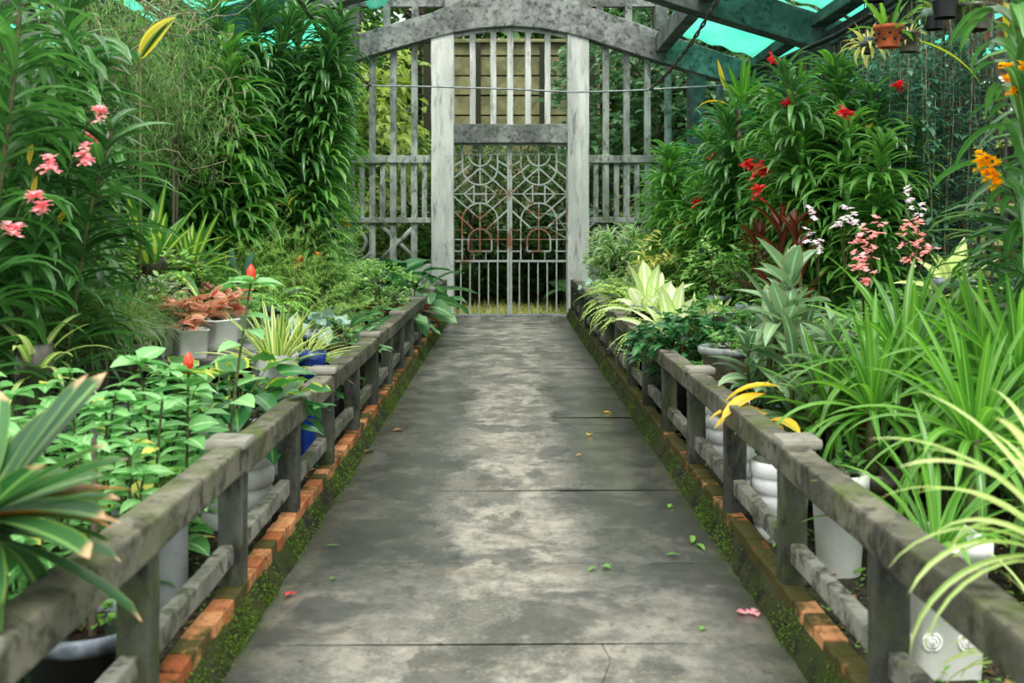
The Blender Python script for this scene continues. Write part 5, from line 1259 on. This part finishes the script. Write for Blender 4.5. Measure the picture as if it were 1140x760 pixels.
# orchid with the yellow leaf tip on top of the mass
t = thing('perched_orchid', 'broad leaved orchid with one yellow leaf perched high at the right end of the arch', 'orchid', V3(wx(822, 10.4), 10.4, G0))
b = P(822, 122, 10.4) - t.location
g = Geo(); tube(g, [(0, 0, 0), (.04, .05, 1.2), tuple(b)], [.035, .03, .025], 8); obj('support_post', g.mesh('support_post', M['bark']), t)
g = Geo(); n = 14; rgz = R(91); leaves(g, np.tile([tuple(b)], (n, 1)) + rgz.normal(0, .07, (n, 3)) * np.array([1.4, 1, .6]), rgz.random(n) * 2 * PI, rgz.uniform(.5, 1.5, n), rgz.uniform(.25, .5, n), np.full(n, .036), rgz.uniform(.2, .7, n), 'lance', 7); obj('foliage', g.mesh('foliage', LM['crinum']), t)
g = Geo(); leaves(g, [b + Vector((-.13, 0, .2)), b + Vector((-.1, 0, .05))], [3.0, 3.3], [1.75 - .5, .4], [.3, .4], [.03, .022], [-.2, 1.5], 'lance', 6, .3, [.7, .3]); obj('yellow_leaves', g.mesh('yellow_leaves', LM['yellow']), t, 'yellow and pale withered leaves')
# -- hanging pots
def hanging(label, px, py, d, kind, r, h, fol, s, rz=0, ztop=4.9):
    z = wz(py, d); t = thing('hanging_pot', label, 'pot', V3(wx(px, d), d, z), rz, 1.0, 'pots hanging under the right roof')
    for n, me in cached(('pot', kind, r, h), lambda: pot_parts(kind, r, h)): obj(n, me, t)
    if kind == 'terra':
        g = Geo()
        for i in range(14):
            a = i / 14 * 2 * PI; zz = h * (.35 if i % 2 else .62); rr = r * (.68 + .22 * zz / h) + .012
            ball(g, (rr * math.cos(a) * .97, rr * math.sin(a) * .97, zz), .013, nu=6, nv=4)
        obj('drain_holes', g.mesh('drain_holes', M['black']), t)
    for i in range(3):
        a = i * 2.094; g = Geo(); tube(g, [(r * .95 * math.cos(a), r * .95 * math.sin(a), h * .95), (0, 0, h + .55), (0, 0, min(ztop, 4.9) - z)], .004, 4)
        obj('hanger_wire', g.mesh('hanger_wire', M['cable']), t)
    for n, me in fol:
        o = obj(n, me, t); o.location = (0, 0, h * .86); o.scale = (s, s, s)
    return t
ho = cached('ho', lambda: rosette(271, 12, .34, .022, (.3, 1.5), (.3, 1.2), 'lance', .03, 'crinum', 6))
hp = cached('hp', lambda: rosette(272, 26, .22, .016, (-.6, 1.4), (.6, 2.0), 'lance', .05, 'yellowgreen', 5))
hang_roof = lambda d: 4.9
hanging('perforated terracotta pot hanging from the right roof, orchid growing out of it', 989, 53, 7.7, 'terra', .105, .155, ho, 1.0)
t = hanging('brown clay pot hanging just right of the perforated terracotta one', 1011, 58, 8.1, 'glazed', .09, .15, hp, .6)
g = Geo(); leaves(g, [(.02, 0, .1)], [-.25], [-.3], [.62], [.026], [.75], 'lance', 9, .3); obj('long_leaf', g.mesh('long_leaf', LM['yellowgreen2'] if 'yellowgreen2' in LM else LM['crinum']), t, 'one long yellow green leaf pointing down to the right')
hanging('leafy yellowish plant hanging left of the terracotta pot', 966, 60, 7.9, 'black', .06, .10, hp, .95)
hanging('black basket hanging in front of the others at the top right', 1052, 20, 6.8, 'black', .085, .14, ho, .6)
hanging('lower black basket hanging behind the front black one', 1040, 33, 7.4, 'black', .08, .12, bf, .35)
hanging('wide mossy basket hanging near the right edge with small ferns', 1083, 34, 6.9, 'glazed', .14, .16, bf, .4)
hanging('orchid basket hanging at the top above the terracotta pot', 975, 2, 7.0, 'black', .07, .1, ho, .9)
# the roof member that carries them
for y in (6.8, 7.4, 8.0): st(slab('purlin_beam', 2.2, 4.9, y - .04, y + .04, 4.88, 4.98, M['conc_dark'], .01, 4, .003))
st(slab('purlin_beam', 4.6, 4.8, 5.6, 10.2, 4.2, 4.9, M['conc_dark'], .01, 4, .003)); st(slab('purlin_beam', 2.2, 2.4, 6.5, 10.2, 4.85, 5.0, M['conc_dark'], .01, 4, .003))
# -- vine curtain by the right wall
vn = [cached(('vn', k), lambda k=k: vine(281 + k, 34, 3.3, .55, .3, .11, .022, per=80)) for k in range(2)]
for i, (px, d, s, lb) in enumerate(((1015, 9.8, 1.0, 'curtain of hanging vine beside the red orchids, left of three'), (1050, 9.0, .98, 'curtain of hanging vine in the middle before the openwork wall'), (1075, 10.6, 1.02, 'thin curtain of hanging vine deepest against the openwork wall'))):
    plant('hanging_vine', lb, 'vine', vn[i % 2], V3(min(wx(px, d), 3.95), d, G0), .3 * i, s, 'hanging vine curtains by the right wall')
# -- yellow flowered orchid near right
yk = [cached(('yk', k), lambda k=k: cane(291 + k, 2.6, (120, 110)[k], .62, .030, ((-.1, 0), (-.25, 0))[k], (1.0, 2.0), (.4, 1.1), .05, 'vanda', two=(k == 0))) for k in range(2)]
yl = []
for i, (px, top, d, k, rz, lb) in enumerate(((1160, -60, 4.5, 0, .2, 'tall yellow flowered orchid cut by the right edge'), (1185, -30, 5.2, 1, 1.5, 'tall dark orchid behind the yellow flowered one at the right edge'), (1150, 130, 5.0, 1, 3.0, 'lower yellow flowered orchid arching in from the right edge'), (1130, 215, 5.6, 0, 4.0, 'low dark orchid below the yellow flowers'))):
    h = wz(top, d); t = plant('yellow_orchid', lb, 'orchid', [], V3(wx(px, d), d, G0), rz, 1.0, 'yellow flowered orchids at the right edge')
    for n, me in yk[k]: q_ = obj(n, me, t); q_.scale = (1, 1, h / 2.65)
    yl.append(t)
for j, (fx, fy, fd, n, r, ti) in enumerate(((1098, 176, 4.5, 8, .035, 2), (1104, 190, 4.5, 8, .035, 2), (1110, 203, 4.5, 7, .03, 2), (1094, 183, 4.55, 5, .03, 2), (1121, 75, 4.3, 4, .02, 0), (1124, 92, 4.3, 5, .03, 0), (1132, 103, 4.3, 4, .02, 0), (1142, 78, 4.3, 4, .025, 0))):
    blossom(yl[ti], P(fx, fy, fd), n, r, .034, .013, 'pk_yellow', 380 + j, stalk=P(fx + 22, fy + 22, fd + .1) if j in (0, 2, 4, 6) else None, label='yellow flowers')
# -- pink and white orchids
og = cached('og', lambda: rosette(301, 12, .32, .024, (.3, 1.4), (.5, 1.3), 'strap', .02, 'broad', 6))
po = [(912, 6.9, ((904, 240), (902, 262), (910, 270)), 'pk_white', 'white orchid sprays left of the pink ones in the right bed'),
      (940, 6.7, ((940, 240), (950, 248), (935, 250)), 'pk_white', 'pale lilac orchid sprays in the middle of the pink ones'),
      (968, 6.5, ((958, 262), (970, 272), (975, 262), (966, 285), (980, 250), (952, 275)), 'pk_coral', 'coral pink orchid sprays left of the upright strap lily'),
      (1012, 6.6, ((1006, 265), (1020, 275), (1015, 285), (1030, 268), (1012, 250), (1035, 280), (1023, 252)), 'pk_coral', 'coral pink orchid sprays right behind the upright strap lily'),
      (1020, 7.4, ((1015, 226), (1026, 232), (1008, 216)), 'pk_white', 'pale pink star orchid standing above the coral sprays'),
      (962, 5.7, ((955, 300), (966, 312), (960, 295)), 'pk_coral', 'low coral orchid spray in front, between cordyline and lily')]
for i, (px, d, fl, mt, lb) in enumerate(po):
    t = plant('pink_orchid', lb, 'orchid', og, V3(wx(px, d), d, G0), i, .9, 'pink and white orchids in the right bed', pot=('terra', .1, .6))
    for j, (fx, fy) in enumerate(fl):
        blossom(t, P(fx, fy, d - .1), 5, .05, .03, .013, mt, 400 + i * 10 + j, stalk=P(px, fy + 60, d), hang=.3)
lm = cached('lm', lambda: rosette(305, 16, .34, .045, (.2, 1.4), (.3, .9), 'lance', .03, 'palegreen', 6))
plant('rosette_plant', 'lime green broad rosette below the yellow orchid flowers', 'plant', lm, V3(wx(1062, 6.4), 6.4, .5), .3, 1.0, pot=('black', .12, .72))
# -- right hand hedge
for i, (x, y) in enumerate(((3.5, 5.2), (3.45, 6.6), (3.35, 11.6), (3.05, 13.0), (3.3, 14.6), (3.2, 15.8), (3.35, 17.0), (2.8, 14.2))):
    plant('tall_shrub', '%s of the tall dark shrubs lining the right side wall, counted from the front' % NTH[i], 'shrub', hs[i % 2], V3(x, y, G0), i * 1.7, (.62 if y < 7 else 1.05 + .1 * (i % 2)), 'dark shrubs along the right wall')

# ================================================================== BED FLOOR: weeds and litter
def scatter(name, label, cat, n, x0, x1, mat, L, W, seed, prof='ovate', el=(-.1, .8), zmax=.05, y1=14):
    rg = R(seed); g = Geo(); y = 1.4 + (y1 - 1.4) * rg.random(n) ** 1.6
    leaves(g, np.stack([rg.uniform(x0, x1, n), y, .03 + rg.random(n) * zmax], -1), rg.random(n) * 2 * PI, rg.uniform(*el, n), rg.uniform(.5, 1.2, n) * L, rg.uniform(.6, 1.1, n) * W, rg.uniform(.1, 1.0, n), prof, 2, .25, rng=rg)
    tag(obj(name, g.mesh(name, LM[mat])), label, cat, kind='stuff')
scatter('bed_weeds', 'small green weeds on the soil behind the right fence', 'weeds', 3800, 1.2, 2.4, 'weed', .04, .014, 501)
scatter('bed_weeds', 'small green weeds on the soil behind the left fence', 'weeds', 2600, -2.4, -1.16, 'weed', .035, .012, 502)
scatter('leaf_litter', 'dry brown leaf litter on the soil behind the right fence', 'leaf litter', 1300, 1.2, 2.4, 'litter', .05, .018, 503, el=(-.1, .3), zmax=.02)
scatter('leaf_litter', 'dry brown leaf litter on the soil behind the left fence', 'leaf litter', 1500, -2.4, -1.16, 'litter', .05, .018, 504, el=(-.1, .3), zmax=.02)
# ================================================================== ON THE PATH
def fallen(px, py, mat, L, W, az, lb, n=1, name='fallen_leaf', cat='leaf', prof='lance'):
    d = F * CZ / (py - HY); t = Geo(); rg = R(int(px * 7 + py))
    leaves(t, np.tile([(0, 0, .006)], (n, 1)) + rg.normal(0, .012, (n, 3)) * np.array([1, 1, .1]) * (n > 1), az + rg.normal(0, 1.2, n) * (n > 1), rg.uniform(.1, .35, n), np.full(n, L), np.full(n, W), np.full(n, .5), prof, 4, .35, rng=rg)
    o = obj(name, t.mesh(name, LM[mat])); o.location = (wx(px, d), d, .003); tag(o, lb, cat, 'things fallen on the path')
fallen(404, 505, 'litter', .11, .03, 1.0, 'tan curled dead leaf at the left gutter of the path')
fallen(437, 481, 'litter', .09, .03, .3, 'pale tan dead leaf left of the middle of the path')
fallen(655, 486, 'yellow', .08, .026, 1.3, 'pale yellow fallen leaf right of the middle of the path')
fallen(672, 460, 'yellow', .07, .022, .2, 'yellow brown fallen leaf on the wet part of the path')
fallen(641, 509, 'litter', .05, .02, .2, 'tiny dark dead leaf below the pale yellow one')
fallen(322, 663, 'pk_red', .028, .012, .4, 'small red petal on the left of the path', 3, 'fallen_petal', 'petal', 'petal')
fallen(834, 684, 'pk_pink', .035, .016, .4, 'fallen pink blossom at the right front of the path', 6, 'fallen_blossom', 'flower', 'petal')
fallen(768, 607, 'weed', .10, .014, .1, 'bright green shredded leaf at the right of the path', 3)
fallen(741, 620, 'weed', .07, .014, .1, 'yellow green leaf scrap left of the shredded leaf', 1)
fallen(668, 633, 'weed', .06, .013, .3, 'green leaf scrap near the crack of the path', 3)
fallen(362, 610, 'weed', .07, .006, .1, 'pale green stalk lying by the left gutter', 1)
fallen(368, 647, 'weed', .035, .012, 1, 'small green leaf scrap on the left of the path', 1)
fallen(780, 704, 'weed', .04, .012, 1, 'small green leaf scrap left of the pink blossom', 1)
fallen(740, 566, 'weed', .05, .012, .2, 'light green leaf scrap by the right gutter', 2)
fallen(517, 365, 'litter', .10, .03, .4, 'dead leaf at the far end of the path near the gate')

# ================================================================== BEYOND THE GATE
rg2 = R(600); g = Geo(); n = 5200
leaves(g, np.stack([rg2.uniform(-3.5, 3.5, n), rg2.uniform(D + .5, D + 3.2, n), np.full(n, -.05)], -1), rg2.random(n) * 6.28, rg2.uniform(.6, 1.5, n), rg2.uniform(.08, .24, n), np.full(n, .007), rg2.uniform(.3, 1.6, n), 'blade', 3, .2, rng=rg2)
tag(obj('grass', g.mesh('grass', LM['grass_dry'] if 'grass_dry' in LM else LM['yellowgreen'])), 'strip of yellowish grass just outside the gate', 'grass', kind='stuff')
tk = {'L': cached('tL', lambda: tree(610, 6.4, 2.0, 3000, .34, .065, 'tree_light', 'lance', (.9, 2.0), (-.4, .6))),
      'D': cached('tD', lambda: tree(611, 7.0, 2.3, 4200, .17, .05, 'tree_dark', 'ovate')),
      'G': cached('tG', lambda: tree(612, 6.6, 2.1, 3200, .30, .075, 'tree_gloss', 'lance', (.4, 1.4), (-.2, .8))),
      'U': cached('tU', lambda: shrub(613, (1.0, .9, .8), .85, 1100, .2, .05, 'ovate', 'tree_dark', (-.2, .9), (.4, 1.2), 4, 9, 3, sr=.014, stem_mat='bark')),
      'V': cached('tV', lambda: tree(614, 10.0, 3.6, 5200, .36, .10, 'tree_dark', 'ovate', trunk=.2))}
trees = [('L', -3.6, 21.6, .9, 'sunlit yellow green tree outside the left bar screen'), ('L', -5.4, 22.8, 1.0, 'sunlit yellow green tree farther left beyond the left column'), ('D', -4.3, 23.6, .95, 'dark small leaved tree left of the board fence'),
         ('D', -5.2, 26.2, 1.15, 'dark small leaved tree behind the sunlit ones on the left'), ('G', 3.0, 22.4, .95, 'glossy leaved tree outside the right bar screen'), ('G', 4.9, 23.6, 1.05, 'glossy leaved tree farther right beyond the right column'),
         ('D', 4.9, 26.2, 1.2, 'dark small leaved tree behind the glossy ones on the right'), ('D', 6.4, 22.2, 1.1, 'dark small leaved tree at the far right outside'), ('D', -7.2, 22.6, 1.1, 'dark small leaved tree at the far left outside'), ('G', 4.1, 22.4, .85, 'glossy leaved tree close to the right bar screen')]
for i, (k, x, y, s, lb) in enumerate(trees): plant('tree', lb, 'tree', tk[k], V3(x, y, -.06), i * 1.3, s, 'trees outside beyond the gate')
for i, x in enumerate((-9, -5.5, -2.2, 1.0, 4.0, 7.2, 10.5)):
    plant('tree', '%s from the left of the big dark trees behind the board fence' % NTH[i].replace('nearest', 'first'), 'tree', tk['V'], V3(x, 29.5 + (i % 2) * 1.5, -.06), i * .9, 1.0 + .1 * (i % 3), 'big dark trees behind the board fence')
for i, (x, y, s) in enumerate(((-.9, 21.9, .95), (.15, 22.2, 1.05), (1.1, 21.8, .95), (-2.2, 21.2, 1.0), (2.3, 21.0, 1.0), (-3.6, 20.6, .95), (3.6, 20.8, 1.0), (-1.4, 23.2, 1.35), (.1, 23.4, 1.35), (1.5, 23.0, 1.35))):
    plant('undergrowth_shrub', 'dark shrub outside the gate, %s from the gate' % NTH[[5, 6, 4, 3, 2, 0, 1, 8, 9, 7][i]],
          'shrub', tk['U'], V3(x, y, -.06), i * 1.1, s, 'dark shrubs outside the gate')
for i, (x, y, sx, lb) in enumerate(((-.75, 21.3, .47, 'small dark tree just outside the left leaf of the gate'), (.3, 21.7, .5, 'small dark tree straight behind the middle of the gate'), (1.15, 21.2, .46, 'small dark tree just outside the right leaf of the gate'), (-1.9, 22.2, .5, 'small dark tree outside, behind the left gate pillar'), (2.1, 22.0, .5, 'small dark tree outside, behind the right gate pillar'))):
    plant('tree', lb, 'tree', tk['D'], V3(x, y, -.06), i * 1.9, sx, 'small dark trees outside the gate')
bn = cached('bn', lambda: broad(620, 7, .5, 1.3, .2, 'broad', 'lance', (.7, 1.4), (.2, 1.1), (.5, 1.3), .04, nseg=9, pr=.02))
plant('banana_plant', 'banana plant with broad pale leaves outside, right of the gate', 'plant', bn, V3(1.75, 20.0, -.06), .4, 1.0)
t = thing('fan_palm', 'fan palm seen through the right leaf of the gate', 'palm', V3(1.25, 19.9, -.06))
g = Geo(); tube(g, [(0, 0, 0), (.03, 0, .6), (0, 0, 1.3)], [.05, .045, .04], 8); obj('trunk', g.mesh('trunk', M['bark']), t)
for j, (a, e) in enumerate(((2.8, .5), (3.6, .9), (.3, .8), (1.5, 1.1), (4.6, .6), (5.4, 1.0))):
    g = Geo(); ln = .55; c = np.array([ln * math.cos(e) * math.cos(a), ln * math.cos(e) * math.sin(a), 1.3 + ln * math.sin(e)])
    tube(g, [(0, 0, 1.3), c], [.012, .008], 5); n = 20
    leaves(g, np.tile([c], (n, 1)), a + np.linspace(-1.5, 1.5, n), np.full(n, e * .6), np.full(n, .5), np.full(n, .016), np.full(n, .7), 'lance', 4, .4, rng=R(j)); obj('frond', g.mesh('frond', LM['grey_broad']), t)

# ================================================================== LIGHT AND CAMERA
W = bpy.data.worlds.new('sky'); bpy.context.scene.world = W; W.use_nodes = True
nt = W.node_tree; nt.nodes.clear(); o_ = nt.nodes.new('ShaderNodeOutputWorld'); bg = nt.nodes.new('ShaderNodeBackground')
tc = nt.nodes.new('ShaderNodeTexCoord'); sp = nt.nodes.new('ShaderNodeSeparateXYZ'); nt.links.new(tc.outputs['Generated'], sp.inputs[0])
cr = nt.nodes.new('ShaderNodeValToRGB'); nt.links.new(sp.outputs[2], cr.inputs[0])
cr.color_ramp.elements[0].position = 0.0; cr.color_ramp.elements[0].color = (.60, .66, .65, 1)
cr.color_ramp.elements[1].position = .7; cr.color_ramp.elements[1].color = (1.0, 1.02, 1.0, 1)
nt.links.new(cr.outputs[0], bg.inputs[0]); bg.inputs[1].default_value = 1.9; nt.links.new(bg.outputs[0], o_.inputs[0])
sun = bpy.data.lights.new('veiled_sun', 'SUN'); sun.energy = 3.2; sun.angle = math.radians(24); sun.color = (1, .97, .9)
so = link(bpy.data.objects.new('veiled_sun', sun)); so.rotation_euler = (math.radians(33), math.radians(3), 0)

cam = bpy.data.cameras.new('camera'); co_ = link(bpy.data.objects.new('camera', cam))
co_.location = (0, 0, CZ); co_.rotation_euler = (PI / 2, 0, 0)
cam.sensor_width = 36; cam.lens = 36 * F / 1140; cam.shift_x = (570 - HX) / 1140; cam.shift_y = -(380 - HY) / 1140
cam.clip_end = 200; cam.clip_start = .05
cam.dof.use_dof = True; cam.dof.focus_distance = 10.0; cam.dof.aperture_fstop = 3.2
sc = bpy.context.scene; sc.camera = co_
vs = sc.view_settings; vs.view_transform = 'Standard'; vs.look = 'None'; vs.gamma = 1.0; vs.exposure = 0.12; vs.use_curve_mapping = False
sc.cycles.max_bounces = 8; sc.cycles.transmission_bounces = 4; sc.cycles.transparent_max_bounces = 8
